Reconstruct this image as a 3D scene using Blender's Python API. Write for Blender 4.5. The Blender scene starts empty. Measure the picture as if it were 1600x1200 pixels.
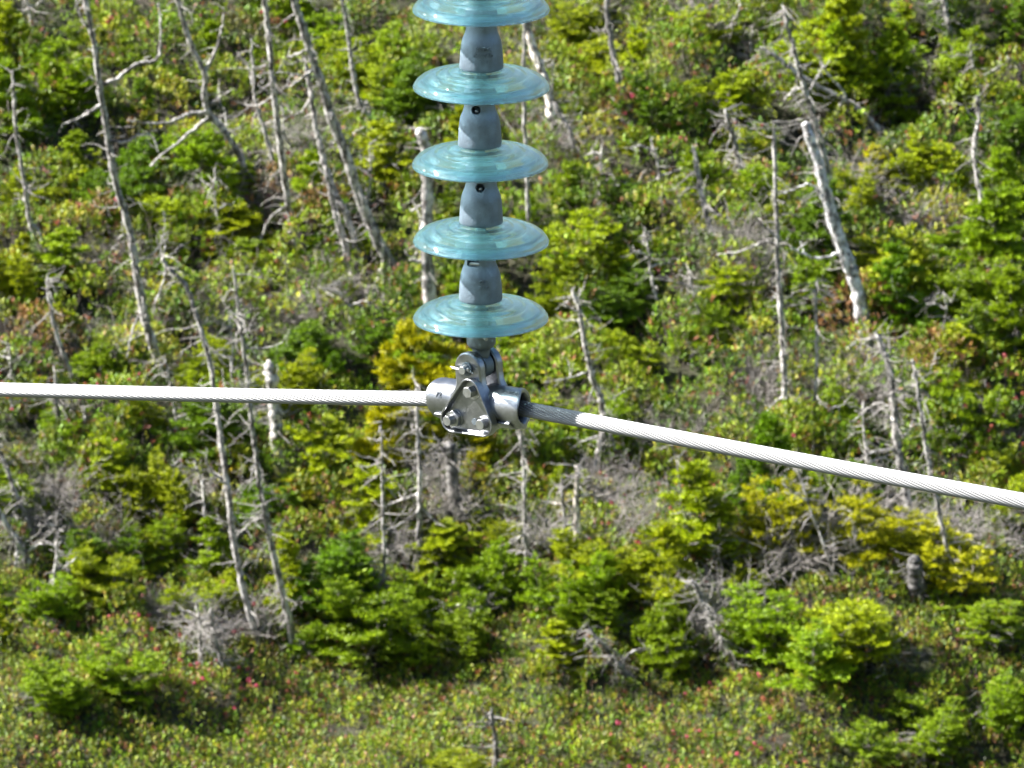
import bpy, bmesh, math, random
import numpy as np
from mathutils import Vector, Matrix

# ------------------------------------------------------------------ camera, sky, sun, exposure
sc = bpy.context.scene
COL = sc.collection
TH = math.radians(16.5)            # the camera looks down by this much
P0 = Vector((0, 0, 8.0))           # point in the middle of the picture, on the line hardware
DIST = 12.0
FWD = Vector((0, math.cos(TH), -math.sin(TH)))
UPV = Vector((0, math.sin(TH), math.cos(TH)))
RGT = Vector((1, 0, 0))
CAM = P0 - FWD * DIST
K = 1e-4                           # radians per pixel of the 1600 px wide photograph

cam_d = bpy.data.cameras.new('camera')
cam_d.sensor_width = 36
cam_d.lens = 36 / (1600 * K)
cam_d.clip_start = 0.1
cam_d.clip_end = 3000
cam_d.dof.use_dof = True
cam_d.dof.focus_distance = DIST - 0.03
cam_d.dof.aperture_fstop = cam_d.lens / 8.5
cam = bpy.data.objects.new('camera', cam_d)
COL.objects.link(cam)
cam.location = CAM
cam.rotation_euler = (math.pi / 2 - TH, 0, 0)
sc.camera = cam

SUN_EL = math.radians(39)
SUN_AZ = math.radians(-12)           # 0 = exactly from the left, positive = towards the camera
LDIR = Vector((-math.cos(SUN_EL) * math.cos(SUN_AZ), -math.cos(SUN_EL) * math.sin(SUN_AZ), math.sin(SUN_EL)))
w = bpy.data.worlds.new('World')
sc.world = w
w.use_nodes = True
nt = w.node_tree
bg = nt.nodes['Background']
sky = nt.nodes.new('ShaderNodeTexSky')
sky.sky_type = 'NISHITA'
sky.sun_disc = False
sky.sun_elevation = SUN_EL
sky.sun_rotation = math.atan2(LDIR.x, LDIR.y)
sky.altitude = 200
nt.links.new(sky.outputs[0], bg.inputs[0])
bg.inputs[1].default_value = 0.05
sun_d = bpy.data.lights.new('sun', 'SUN')
sun_d.energy = 5.0
sun_d.angle = math.radians(0.53)
sun_d.color = (1.0, 0.97, 0.90)
sun = bpy.data.objects.new('sun', sun_d)
COL.objects.link(sun)
sun.location = (-20, -5, 40)
sun.rotation_euler = LDIR.to_track_quat('Z', 'Y').to_euler()

sc.render.engine = 'CYCLES'
sc.view_settings.view_transform = 'Standard'
sc.view_settings.look = 'None'
sc.view_settings.exposure = 1.95
sc.view_settings.gamma = 1.0
sc.view_settings.use_curve_mapping = False
sc.cycles.use_denoising = True
sc.cycles.use_adaptive_sampling = True
sc.cycles.adaptive_threshold = 0.025
sc.cycles.max_bounces = 10
sc.cycles.transmission_bounces = 10
sc.cycles.diffuse_bounces = 1
sc.cycles.glossy_bounces = 4
sc.cycles.caustics_reflective = False
sc.cycles.transparent_max_bounces = 12
sc.cycles.sample_clamp_indirect = 4.0
sc.cycles.blur_glossy = 0.25

# ------------------------------------------------------------------ helpers
random.seed(7)
RNG = np.random.default_rng(11)


def ray(px, py):
    return FWD + RGT * ((px - 800) * K) + UPV * ((600 - py) * K)


def on_y(px, py, y):
    """pixel of the photograph -> point on the upright plane at distance y"""
    d = ray(px, py)
    return CAM + d * ((y - CAM.y) / d.y)


def project(p):
    q = p - CAM
    d = q.dot(FWD)
    return 800 + q.dot(RGT) / d / K, 600 - q.dot(UPV) / d / K


def tag(o, label=None, cat=None, group=None, kind=None):
    if label: o['label'] = label
    if cat: o['category'] = cat
    if group: o['group'] = group
    if kind: o['kind'] = kind
    return o


def link(name, data, parent=None):
    o = bpy.data.objects.new(name, data)
    COL.objects.link(o)
    if parent: o.parent = parent
    return o


def empty(name, loc=(0, 0, 0)):
    o = bpy.data.objects.new(name, None)
    o.empty_display_size = 0.05
    o.location = loc
    COL.objects.link(o)
    return o


class MB:
    """collects vertices, faces and vertex colours with numpy, then becomes one mesh"""
    def __init__(s):
        s.v, s.f, s.c, s.n = [], [], [], 0

    def add(s, v, f, c=None):
        v = np.asarray(v, dtype=np.float32).reshape(-1, 3)
        f = np.asarray(f, dtype=np.int64)
        s.v.append(v)
        s.f.append(f + s.n)
        if c is not None:
            c = np.broadcast_to(np.asarray(c, dtype=np.float32), (len(v), 3))
            s.c.append(c)
        else:
            s.c.append(np.ones((len(v), 3), dtype=np.float32))
        s.n += len(v)

    def mesh(s, name, mat=None, smooth=False):
        me = bpy.data.meshes.new(name)
        V = np.concatenate(s.v) if s.v else np.zeros((0, 3), np.float32)
        me.vertices.add(len(V))
        me.vertices.foreach_set('co', V.ravel())
        loops = np.concatenate([f.ravel() for f in s.f])
        sizes = np.concatenate([np.full(len(f), f.shape[1]) for f in s.f])
        starts = np.concatenate([[0], np.cumsum(sizes)[:-1]])
        me.loops.add(len(loops))
        me.loops.foreach_set('vertex_index', loops.astype(np.int32))
        me.polygons.add(len(sizes))
        me.polygons.foreach_set('loop_start', starts.astype(np.int32))
        if smooth:
            me.polygons.foreach_set('use_smooth', np.ones(len(sizes), dtype=bool))
        me.update(calc_edges=True)
        C = np.concatenate(s.c)
        at = me.color_attributes.new('Col', 'FLOAT_COLOR', 'POINT')
        at.data.foreach_set('color', np.concatenate([C, np.ones((len(C), 1), np.float32)], 1).ravel())
        if mat: me.materials.append(mat)
        return me


def frames(P):
    P = np.asarray(P, float)
    T = np.gradient(P, axis=0)
    T /= np.linalg.norm(T, axis=1)[:, None] + 1e-12
    ref = np.array([0.13, 1, 0.07]) if abs(T[0][1]) < 0.8 else np.array([1, 0, 0.1])
    A = np.cross(T, ref)
    A /= np.linalg.norm(A, axis=1)[:, None] + 1e-12
    B = np.cross(T, A)
    return T, A, B


def tube(mb, P, R, sides=8, col=None, rough=0.0, cap=True):
    P = np.asarray(P, float)
    R = np.broadcast_to(np.asarray(R, float), (len(P),))
    T, A, B = frames(P)
    a = np.arange(sides) / sides * 2 * math.pi
    rr = R[:, None] * np.ones(sides)
    if rough:
        lob = 1 + rough * np.sin(a * 2 + RNG.uniform(0, 6)) * 0.6 + rough * np.sin(a * 3 + RNG.uniform(0, 6)) * 0.5
        rr = rr * lob * (1 + rough * RNG.normal(0, 0.5, rr.shape))
    V = P[:, None] + rr[..., None] * (np.cos(a)[None, :, None] * A[:, None] + np.sin(a)[None, :, None] * B[:, None])
    n = len(P)
    i = np.arange(n - 1)[:, None] * sides
    j = np.arange(sides)[None]
    k = (j + 1) % sides
    F = np.stack([i + j, i + k, i + sides + k, i + sides + j], -1).reshape(-1, 4)
    mb.add(V.reshape(-1, 3), F, col)
    if cap:
        base = mb.n - n * sides
        for s0 in (0, (n - 1) * sides):
            c = np.arange(sides) + s0 + base - mb.n
            mb.f.append((np.array([c]) + mb.n))
    return mb


def catmull(P, n):
    P = np.asarray(P, float)
    Q = np.vstack([2 * P[0] - P[1], P, 2 * P[-1] - P[-2]])
    t = np.linspace(0, len(P) - 1 - 1e-6, n)
    i = t.astype(int)
    u = (t - i)[:, None]
    a, b, c, d = Q[i], Q[i + 1], Q[i + 2], Q[i + 3]
    return 0.5 * (2 * b + (c - a) * u + (2 * a - 5 * b + 4 * c - d) * u ** 2 + (3 * b - a - 3 * c + d) * u ** 3)


# ---- materials
def new_mat(name):
    m = bpy.data.materials.new(name)
    m.use_nodes = True
    n = m.node_tree
    return m, n, n.nodes['Principled BSDF'], n.nodes['Material Output']


def metal_mat(name, base, metallic, rough, var=0.25, scale=60, bump=0.15, bscale=220, streak=None):
    m, n, p, o = new_mat(name)
    tc = n.nodes.new('ShaderNodeTexCoord')
    ns = n.nodes.new('ShaderNodeTexNoise')
    ns.inputs['Scale'].default_value = scale
    ns.inputs['Detail'].default_value = 6
    n.links.new(tc.outputs['Object'], ns.inputs['Vector'])
    rp = n.nodes.new('ShaderNodeValToRGB')
    rp.color_ramp.elements[0].position = 0.32
    rp.color_ramp.elements[1].position = 0.68
    rp.color_ramp.elements[0].color = tuple(c * (1 - var) for c in base) + (1,)
    rp.color_ramp.elements[1].color = tuple(min(1, c * (1 + var * 0.35)) for c in base) + (1,)
    n.links.new(ns.outputs['Fac'], rp.inputs['Fac'])
    n.links.new(rp.outputs['Color'], p.inputs['Base Color'])
    p.inputs['Metallic'].default_value = metallic
    mr = n.nodes.new('ShaderNodeMapRange')
    mr.inputs['To Min'].default_value = rough * 0.8
    mr.inputs['To Max'].default_value = rough * 1.25
    n.links.new(ns.outputs['Fac'], mr.inputs['Value'])
    n.links.new(mr.outputs['Result'], p.inputs['Roughness'])
    n2 = n.nodes.new('ShaderNodeTexNoise')
    n2.inputs['Scale'].default_value = bscale
    n2.inputs['Detail'].default_value = 4
    n.links.new(tc.outputs['Object'], n2.inputs['Vector'])
    b = n.nodes.new('ShaderNodeBump')
    b.inputs['Strength'].default_value = bump
    b.inputs['Distance'].default_value = 0.002
    n.links.new(n2.outputs['Fac'], b.inputs['Height'])
    n.links.new(b.outputs['Normal'], p.inputs['Normal'])
    return m


M_CAP = metal_mat('galvanised_iron', (0.19, 0.245, 0.31), 0.45, 0.48, 0.35, 38, 0.4)
M_SOCK = metal_mat('dark_forged_steel', (0.15, 0.18, 0.21), 0.45, 0.5, 0.25, 60, 0.25)
M_ALU = metal_mat('cast_aluminium', (0.32, 0.33, 0.355), 0.92, 0.30, 0.25, 45, 0.2)
M_BOLT = metal_mat('zinc_bolt', (0.42, 0.43, 0.44), 0.85, 0.32, 0.15, 90, 0.08)
M_WIRE = metal_mat('conductor_aluminium', (0.255, 0.255, 0.265), 0.5, 0.45, 0.10, 30, 0.05)
M_CEM = metal_mat('cement', (0.36, 0.35, 0.33), 0.0, 0.9, 0.2, 80, 0.3)

m, n, p, o = new_mat('aqua_glass')
p.inputs['Base Color'].default_value = (0.78, 0.985, 1.0, 1)
p.inputs['Roughness'].default_value = 0.022
p.inputs['IOR'].default_value = 1.58
p.inputs['Transmission Weight'].default_value = 1.0
tr = n.nodes.new('ShaderNodeBsdfDiffuse')  # diffuse cyan mixed into the clear glass so that it looks luminous
tr.inputs['Color'].default_value = (0.36, 0.95, 1.0, 1)
mx = n.nodes.new('ShaderNodeMixShader')
tc = n.nodes.new('ShaderNodeTexCoord')
ns = n.nodes.new('ShaderNodeTexNoise')
ns.inputs['Scale'].default_value = 14
ns.inputs['Detail'].default_value = 5
n.links.new(tc.outputs['Object'], ns.inputs['Vector'])
mr = n.nodes.new('ShaderNodeMapRange')
mr.inputs['From Min'].default_value = 0.3
mr.inputs['From Max'].default_value = 0.7
mr.inputs['To Min'].default_value = 0.02
mr.inputs['To Max'].default_value = 0.055
n.links.new(ns.outputs['Fac'], mr.inputs['Value'])
n.links.new(mr.outputs['Result'], mx.inputs['Fac'])
n.links.new(p.outputs[0], mx.inputs[1])
n.links.new(tr.outputs[0], mx.inputs[2])
tp = n.nodes.new('ShaderNodeBsdfTransparent')
tp.inputs['Color'].default_value = (0.86, 0.985, 1.0, 1)
mx2 = n.nodes.new('ShaderNodeMixShader')
mx2.inputs['Fac'].default_value = 0.22
n.links.new(mx.outputs[0], mx2.inputs[1])
n.links.new(tp.outputs[0], mx2.inputs[2])
n.links.new(mx2.outputs[0], o.inputs['Surface'])
M_GLASS = m


def foliage_mat(name, rough=0.5, transl=0.35, spec=0.35):
    m, n, p, o = new_mat(name)
    at = n.nodes.new('ShaderNodeAttribute')
    at.attribute_name = 'Col'
    oi = n.nodes.new('ShaderNodeObjectInfo')
    mu = n.nodes.new('ShaderNodeMix')
    mu.data_type = 'RGBA'
    mu.blend_type = 'MULTIPLY'
    mu.inputs['Factor'].default_value = 1
    n.links.new(at.outputs['Color'], mu.inputs['A'])
    n.links.new(oi.outputs['Color'], mu.inputs['B'])
    n.links.new(mu.outputs['Result'], p.inputs['Base Color'])
    p.inputs['Roughness'].default_value = rough
    p.inputs['Specular IOR Level'].default_value = spec
    t = n.nodes.new('ShaderNodeBsdfTranslucent')
    n.links.new(mu.outputs['Result'], t.inputs['Color'])
    mx = n.nodes.new('ShaderNodeMixShader')
    mx.inputs['Fac'].default_value = transl
    n.links.new(p.outputs[0], mx.inputs[1])
    n.links.new(t.outputs[0], mx.inputs[2])
    n.links.new(mx.outputs[0], o.inputs['Surface'])
    return m


M_NEEDLE = foliage_mat('fir_needles', 0.5, 0.25, 0.3)
M_LEAF = foliage_mat('laurel_leaves', 0.5, 0.2, 0.28)
M_PETAL = foliage_mat('pink_petals', 0.6, 0.4, 0.2)


def bark_mat(name, lo, hi, scale=26):
    m, n, p, o = new_mat(name)
    tc = n.nodes.new('ShaderNodeTexCoord')
    mp = n.nodes.new('ShaderNodeMapping')
    mp.inputs['Scale'].default_value = (1, 1, 0.25)
    n.links.new(tc.outputs['Object'], mp.inputs['Vector'])
    ns = n.nodes.new('ShaderNodeTexNoise')
    ns.inputs['Scale'].default_value = scale
    ns.inputs['Detail'].default_value = 8
    ns.inputs['Roughness'].default_value = 0.7
    n.links.new(mp.outputs['Vector'], ns.inputs['Vector'])
    n2 = n.nodes.new('ShaderNodeTexNoise')
    n2.inputs['Scale'].default_value = 22
    n2.inputs['Detail'].default_value = 5
    n.links.new(tc.outputs['Object'], n2.inputs['Vector'])
    ad = n.nodes.new('ShaderNodeMath')
    ad.operation = 'MULTIPLY_ADD'
    ad.inputs[1].default_value = 0.6
    n.links.new(n2.outputs['Fac'], ad.inputs[0])
    n.links.new(ns.outputs['Fac'], ad.inputs[2])
    rp = n.nodes.new('ShaderNodeValToRGB')
    rp.color_ramp.elements[0].position = 0.70
    rp.color_ramp.elements[1].position = 0.93
    rp.color_ramp.elements[0].color = lo + (1,)
    rp.color_ramp.elements[1].color = hi + (1,)
    n.links.new(ad.outputs[0], rp.inputs['Fac'])
    oi = n.nodes.new('ShaderNodeObjectInfo')
    mu = n.nodes.new('ShaderNodeMix')
    mu.data_type = 'RGBA'
    mu.blend_type = 'MULTIPLY'
    mu.inputs['Factor'].default_value = 1
    n.links.new(rp.outputs['Color'], mu.inputs['A'])
    n.links.new(oi.outputs['Color'], mu.inputs['B'])
    n.links.new(mu.outputs['Result'], p.inputs['Base Color'])
    p.inputs['Roughness'].default_value = 0.75
    b = n.nodes.new('ShaderNodeBump')
    b.inputs['Strength'].default_value = 0.7
    b.inputs['Distance'].default_value = 0.02
    n.links.new(ns.outputs['Fac'], b.inputs['Height'])
    n.links.new(b.outputs['Normal'], p.inputs['Normal'])
    return m


M_BARK = bark_mat('weathered_wood', (0.075, 0.066, 0.062), (0.66, 0.625, 0.60))
M_TWIG = bark_mat('grey_twigs', (0.20, 0.185, 0.175), (0.46, 0.43, 0.41), 60)

m, n, p, o = new_mat('peaty_ground')
tc = n.nodes.new('ShaderNodeTexCoord')
ns = n.nodes.new('ShaderNodeTexNoise')
ns.inputs['Scale'].default_value = 3.0
ns.inputs['Detail'].default_value = 10
n.links.new(tc.outputs['Object'], ns.inputs['Vector'])
rp = n.nodes.new('ShaderNodeValToRGB')
rp.color_ramp.elements[0].position = 0.35
rp.color_ramp.elements[1].position = 0.65
rp.color_ramp.elements[0].color = (0.03, 0.024, 0.015, 1)
rp.color_ramp.elements[1].color = (0.035, 0.045, 0.012, 1)
n.links.new(ns.outputs['Fac'], rp.inputs['Fac'])
rp2 = n.nodes.new('ShaderNodeValToRGB')
rp2.color_ramp.elements[0].position = 0.35
rp2.color_ramp.elements[1].position = 0.65
rp2.color_ramp.elements[0].color = (0.032, 0.038, 0.020, 1)
rp2.color_ramp.elements[1].color = (0.075, 0.085, 0.040, 1)
n.links.new(ns.outputs['Fac'], rp2.inputs['Fac'])
sx = n.nodes.new('ShaderNodeSeparateXYZ')
n.links.new(tc.outputs['Object'], sx.inputs[0])
lt = n.nodes.new('ShaderNodeMapRange')
lt.inputs['From Min'].default_value = 27
lt.inputs['From Max'].default_value = 30
ab = n.nodes.new('ShaderNodeMath')
ab.operation = 'ABSOLUTE'
n.links.new(sx.outputs['X'], ab.inputs[0])
sd = n.nodes.new('ShaderNodeMapRange')
sd.inputs['From Min'].default_value = 7.0
sd.inputs['From Max'].default_value = 5.0
n.links.new(ab.outputs[0], sd.inputs['Value'])
n.links.new(sx.outputs['Y'], lt.inputs['Value'])
ml = n.nodes.new('ShaderNodeMath')
ml.operation = 'MULTIPLY'
n.links.new(lt.outputs['Result'], ml.inputs[0])
n.links.new(sd.outputs['Result'], ml.inputs[1])
mxg = n.nodes.new('ShaderNodeMix')
mxg.data_type = 'RGBA'
n.links.new(ml.outputs[0], mxg.inputs['Factor'])
n.links.new(rp2.outputs['Color'], mxg.inputs['A'])
n.links.new(rp.outputs['Color'], mxg.inputs['B'])
n.links.new(mxg.outputs['Result'], p.inputs['Base Color'])
p.inputs['Roughness'].default_value = 0.95
bp = n.nodes.new('ShaderNodeBump')
bp.inputs['Strength'].default_value = 1
bp.inputs['Distance'].default_value = 0.1
n.links.new(ns.outputs['Fac'], bp.inputs['Height'])
n.links.new(bp.outputs['Normal'], p.inputs['Normal'])
M_GROUND = m

# ------------------------------------------------------------------ ground: a valley side, the far slope fills the picture
GY = np.array([-900, -60, -16, -9, 0, 12, 24, 30, 36.4, 44, 60, 120, 300, 1500.])
GZ = np.array([330, 30, 9.7, 8.2, 2.4, -4.0, -5.5, -4.35, -2.75, -0.85, 3.2, 22, 75, 300.])  # unseen slope behind the camera raised steeply to block skylight


def terr(x, y):
    x = np.asarray(x, float)
    y = np.asarray(y, float)
    z = np.interp(y, GY, GZ)
    return z + 0.13 * np.sin(x * 0.9 + 0.7 * np.sin(y * 0.5)) + 0.10 * np.sin(y * 1.3 + x * 0.6 + 1.0) + 0.05 * np.sin(x * 2.3 - y * 1.9)


def ground_at(px, py):
    """where the line of sight through a pixel meets the far slope"""
    d = ray(px, py)
    t = np.linspace(38, 75, 2000)
    x = CAM.x + d.x * t
    y = CAM.y + d.y * t
    z = CAM.z + d.z * t
    k = np.argmax(z < terr(x, y))
    return Vector((x[k], y[k], float(terr(x[k], y[k]))))


gx = np.concatenate([np.linspace(-900, -14, 24), np.arange(-12, 12.1, 0.4), np.linspace(14, 900, 24)])
gy = np.concatenate([np.linspace(-900, -30, 18), np.arange(-26, 26, 2.0), np.arange(27, 50, 0.4), np.linspace(52, 1500, 40)])
X, Y = np.meshgrid(gx, gy)
Zg = terr(X, Y)
mb = MB()
nx, ny = len(gx), len(gy)
ii, jj = np.meshgrid(np.arange(ny - 1), np.arange(nx - 1), indexing='ij')
q = (ii * nx + jj).ravel()
mb.add(np.stack([X, Y, Zg], -1).reshape(-1, 3), np.stack([q, q + 1, q + nx + 1, q + nx], -1))
ground = link('ground', mb.mesh('ground', M_GROUND, True))
tag(ground, 'peaty valley side under the low shrubs and dead trees', 'ground', kind='structure')

# ------------------------------------------------------------------ the line hardware
AX = (752 - 800) * K * DIST        # x of the insulator string
CZ = None                          # height of the conductor in the clamp
_p = on_y(752, 628.5, 0.0)
CZ = _p.z
PHI = math.radians(40)             # the line runs from far left to near right
TILT = math.radians(4.6)
AXU = Vector((math.cos(PHI), -math.sin(PHI), 0))
AXN = Vector((math.sin(PHI), math.cos(PHI), 0))


def lathe(name, prof, mat, seg=64, closed=False, sharp=None):
    """surface of revolution about z; profile in millimetres"""
    bm = bmesh.new()
    rings = []
    for r, z in prof:
        if r < 1e-6:
            rings.append([bm.verts.new((0, 0, z / 1000))])
        else:
            rings.append([bm.verts.new((r / 1000 * math.cos(2 * math.pi * i / seg), r / 1000 * math.sin(2 * math.pi * i / seg), z / 1000)) for i in range(seg)])
    pairs = list(zip(rings[:-1], rings[1:]))
    if closed: pairs.append((rings[-1], rings[0]))
    for a, b in pairs:
        for i in range(seg):
            k = (i + 1) % seg
            if len(a) == 1 and len(b) == 1: continue
            if len(a) == 1: bm.faces.new((a[0], b[i], b[k]))
            elif len(b) == 1: bm.faces.new((a[i], b[0], a[k]))
            else: bm.faces.new((a[i], b[i], b[k], a[k]))
    bmesh.ops.recalc_face_normals(bm, faces=bm.faces)
    for f in bm.faces: f.smooth = True
    me = bpy.data.meshes.new(name)
    bm.to_mesh(me)
    bm.free()
    me.materials.append(mat)
    return me


def round_poly(pts, r=None, seg=8):
    """rounds the corners of a polygon; pts = [(x, y, radius)]"""
    out = []
    n = len(pts)
    for i in range(n):
        a, b, c = (Vector(pts[(i + k) % n][:2]) for k in (-1, 0, 1))
        rr = pts[i][2] if len(pts[i]) > 2 else r
        if not rr:
            out.append(tuple(b))
            continue
        d1, d2 = (a - b).normalized(), (c - b).normalized()
        ang = math.acos(max(-1, min(1, d1.dot(d2))))
        t = rr / math.tan(ang / 2)
        bis = (d1 + d2).normalized()
        ctr = b + bis * (rr / math.sin(ang / 2))
        s, e = b + d1 * t - ctr, b + d2 * t - ctr
        a0 = math.atan2(s.y, s.x)
        a1 = math.atan2(e.y, e.x)
        da = (a1 - a0 + math.pi) % (2 * math.pi) - math.pi
        for k in range(seg + 1):
            q = a0 + da * k / seg
            out.append((ctr.x + rr * math.cos(q), ctr.y + rr * math.sin(q)))
    return out


def prism(bm, prof, v0, v1):
    """profile in the (u, z) plane, extruded along v; millimetres; local axes x=u, y=v, z=z"""
    a = [bm.verts.new((u / 1000, v0 / 1000, z / 1000)) for u, z in prof]
    b = [bm.verts.new((u / 1000, v1 / 1000, z / 1000)) for u, z in prof]
    n = len(prof)
    for i in range(n):
        bm.faces.new((a[i], a[(i + 1) % n], b[(i + 1) % n], b[i]))
    return bm.faces.new(a), bm.faces.new(b)


def finish(bm, name, mat, parent=None, bevel=0, smooth_angle=40, loc=None, subseg=2):
    bmesh.ops.recalc_face_normals(bm, faces=bm.faces)
    me = bpy.data.meshes.new(name)
    bm.to_mesh(me)
    bm.free()
    me.materials.append(mat)
    o = link(name, me, parent)
    if loc: o.location = loc
    if bevel:
        md = o.modifiers.new('bevel', 'BEVEL')
        md.width = bevel / 1000
        md.segments = subseg
        md.limit_method = 'ANGLE'
        md.angle_limit = math.radians(35)
    for f in me.polygons: f.use_smooth = True
    me.set_sharp_from_angle(angle=math.radians(smooth_angle))
    return o


def cyl(bm, r, y0, y1, u=0, z=0, seg=24, r2=None, rot=0):
    """cylinder along local y"""
    r2 = r if r2 is None else r2
    A = [bm.verts.new(((u + r * math.cos(2 * math.pi * i / seg + rot)) / 1000, y0 / 1000, (z + r * math.sin(2 * math.pi * i / seg + rot)) / 1000)) for i in range(seg)]
    B = [bm.verts.new(((u + r2 * math.cos(2 * math.pi * i / seg + rot)) / 1000, y1 / 1000, (z + r2 * math.sin(2 * math.pi * i / seg + rot)) / 1000)) for i in range(seg)]
    for i in range(seg):
        bm.faces.new((A[i], A[(i + 1) % seg], B[(i + 1) % seg], B[i]))
    bm.faces.new(A)
    bm.faces.new(B)


# glass disc, ribbed below; z = 0 in the plane of the rim
GP_TOP = [(30, 42), (36, 36), (37, 20.5), (42, 19.4), (50, 19.0), (54, 18.2), (57, 15.6), (59.5, 12.6), (62, 11.6), (70, 13.2), (77, 12.8), (80, 10.6), (83, 7.2), (86, 6.4),
          (92, 7.6), (99, 7), (104, 5.6), (109, 3.4), (113.5, 0.8), (117.5, -2.2), (121, -5.8), (124, -9.6), (126, -13), (127, -16)]
GP_BOT = [(126.4, -18.6), (124.2, -19.6), (122, -18), (119, -12.5), (112, -6.5), (106, -4.5), (103, -8), (101.5, -15), (99.5, -18), (97, -18), (95, -14),
          (93, -6), (89, -0.5), (84, 0.5), (80.5, -3), (79, -11), (77, -16), (74, -16), (72, -11), (70.5, -1), (66, 4.5), (61, 4.5), (57.5, 0),
          (56, -9), (54, -13), (51, -13), (49, -8), (47, 3), (42, 5.5), (32, 6), (26, 11), (24, 34), (20, 38)]
G_MESH = lathe('glass_disc', GP_TOP + GP_BOT, M_GLASS, 128, closed=True)
CEM_MESH = lathe('cement', [(0, 40), (18, 40), (23, 34), (25.2, 14), (27, 6.5), (22, 3), (12, 1), (0, 1)], M_CEM, 48)
PIN_MESH = lathe('pin', [(0, 20), (10, 20), (10, -20), (9, -24), (8.5, -36), (9.5, -40), (15, -44), (16, -48), (13, -53), (0, -55)], M_CAP, 32)
CAP_PROF = [(0, 26.5), (33.5, 26.5), (39.2, 25.2), (40.4, 26.6), (40.8, 30), (40.4, 36), (39.9, 46), (39.2, 56), (38.5, 64), (37.6, 71), (36.2, 78), (34.0, 84.5),
            (31.6, 90), (29.8, 95), (28.8, 101), (28.3, 108), (28.2, 114), (28, 120), (27, 123.5), (24, 125), (17, 125), (16, 123), (16, 104), (0, 101)]


def text_mesh(lines, radius, name, size=0.0085, z0=0, gap=0.011, ang0=0):
    """raised lettering bent round a cylinder that faces -y"""
    mbx = MB()
    for li, (txt, dx) in enumerate(lines):
        cu = bpy.data.curves.new('t', 'FONT')
        cu.body = txt
        cu.size = size
        cu.extrude = 0.0018
        cu.offset = 0.00025
        cu.resolution_u = 2
        ob = bpy.data.objects.new('t', cu)
        COL.objects.link(ob)
        dg = bpy.context.evaluated_depsgraph_get()
        me = ob.evaluated_get(dg).to_mesh()
        V = np.array([v.co[:] for v in me.vertices])
        F = [list(p.vertices) for p in me.polygons]
        wd = V[:, 0].max() + V[:, 0].min()
        V[:, 0] -= wd / 2
        ob.evaluated_get(dg).to_mesh_clear()
        bpy.data.objects.remove(ob)
        rr = radius + V[:, 2]
        a = (V[:, 0] + dx) / radius + ang0
        W = np.stack([rr * np.sin(a), -rr * np.cos(a), z0 - li * gap + V[:, 1]], 1)
        base = mbx.n
        mbx.v.append(W.astype(np.float32))
        mbx.c.append(np.ones((len(W), 3), np.float32))
        for nn in (3, 4):
            ff = [f for f in F if len(f) == nn]
            if ff: mbx.f.append(np.array(ff) + base)
        for f in F:
            if len(f) > 4: mbx.f.append(np.array([f]) + base)
        mbx.n += len(W)
    return mbx.mesh(name, M_CAP)


def make_cap(kind):
    """galvanised cap with the socket window of its kind, as evaluated mesh"""
    me = lathe('cap', CAP_PROF, M_CAP, 72)
    if kind == 'plain': return me
    ob = link('cap_tmp', me)
    bm = bmesh.new()
    if kind == 'hole':
        cyl(bm, 8.6, -60, -6, 0, 99, 28)
        rot = math.radians(-10)
    else:
        prism(bm, round_poly([(-13, 95, 4), (13, 95, 4), (13, 140, 4), (-13, 140, 4)]), -60, -10)
        rot = math.radians(-32)
    ct = finish(bm, 'cut_tmp', M_CAP)
    ct.rotation_euler.z = rot
    bpy.context.view_layer.update()
    md = ob.modifiers.new('b', 'BOOLEAN')
    md.object = ct
    md.operation = 'DIFFERENCE'
    md.solver = 'EXACT'
    dg = bpy.context.evaluated_depsgraph_get()
    out = bpy.data.meshes.new_from_object(ob.evaluated_get(dg))
    out.name = 'cap'
    bpy.data.objects.remove(ob)
    bpy.data.objects.remove(ct)
    for f in out.polygons: f.use_smooth = True
    out.set_sharp_from_angle(angle=math.radians(45))
    return out


CAPS = {k: make_cap(k) for k in ('plain', 'hole', 'slot')}
KEY_HOLE = lathe('cotter_key', [(0, 3.6), (3.0, 3.2), (4.4, 1.8), (4.8, 0), (4.4, -1.8), (3, -3.2), (0, -3.6)], M_BOLT, 20)


def key_bar():
    bm = bmesh.new()
    cyl(bm, 3.2, -24, -4, 0, 0, 16)
    bmesh.ops.rotate(bm, verts=bm.verts, cent=(0, 0, 0), matrix=Matrix.Rotation(math.radians(90), 3, 'Z'))
    bmesh.ops.recalc_face_normals(bm, faces=bm.faces)
    me = bpy.data.meshes.new('cotter_key')
    bm.to_mesh(me)
    bm.free()
    me.materials.append(M_BOLT)
    return me


KEY_BAR = key_bar()
TXT_A = text_mesh([('S1 DC', 0), ('CANAD', 0), ('16 8', 0.002)], 0.0392, 'lettering', size=0.0105, z0=0.066, gap=0.0122)
TXT_A2 = text_mesh([('9E', 0)], 0.0289, 'lettering', size=0.009, z0=0.1)
TXT_B = text_mesh([('OT', 0), ('7 AC', 0.002)], 0.0388, 'lettering', size=0.0095, z0=0.066, gap=0.0115)

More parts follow.
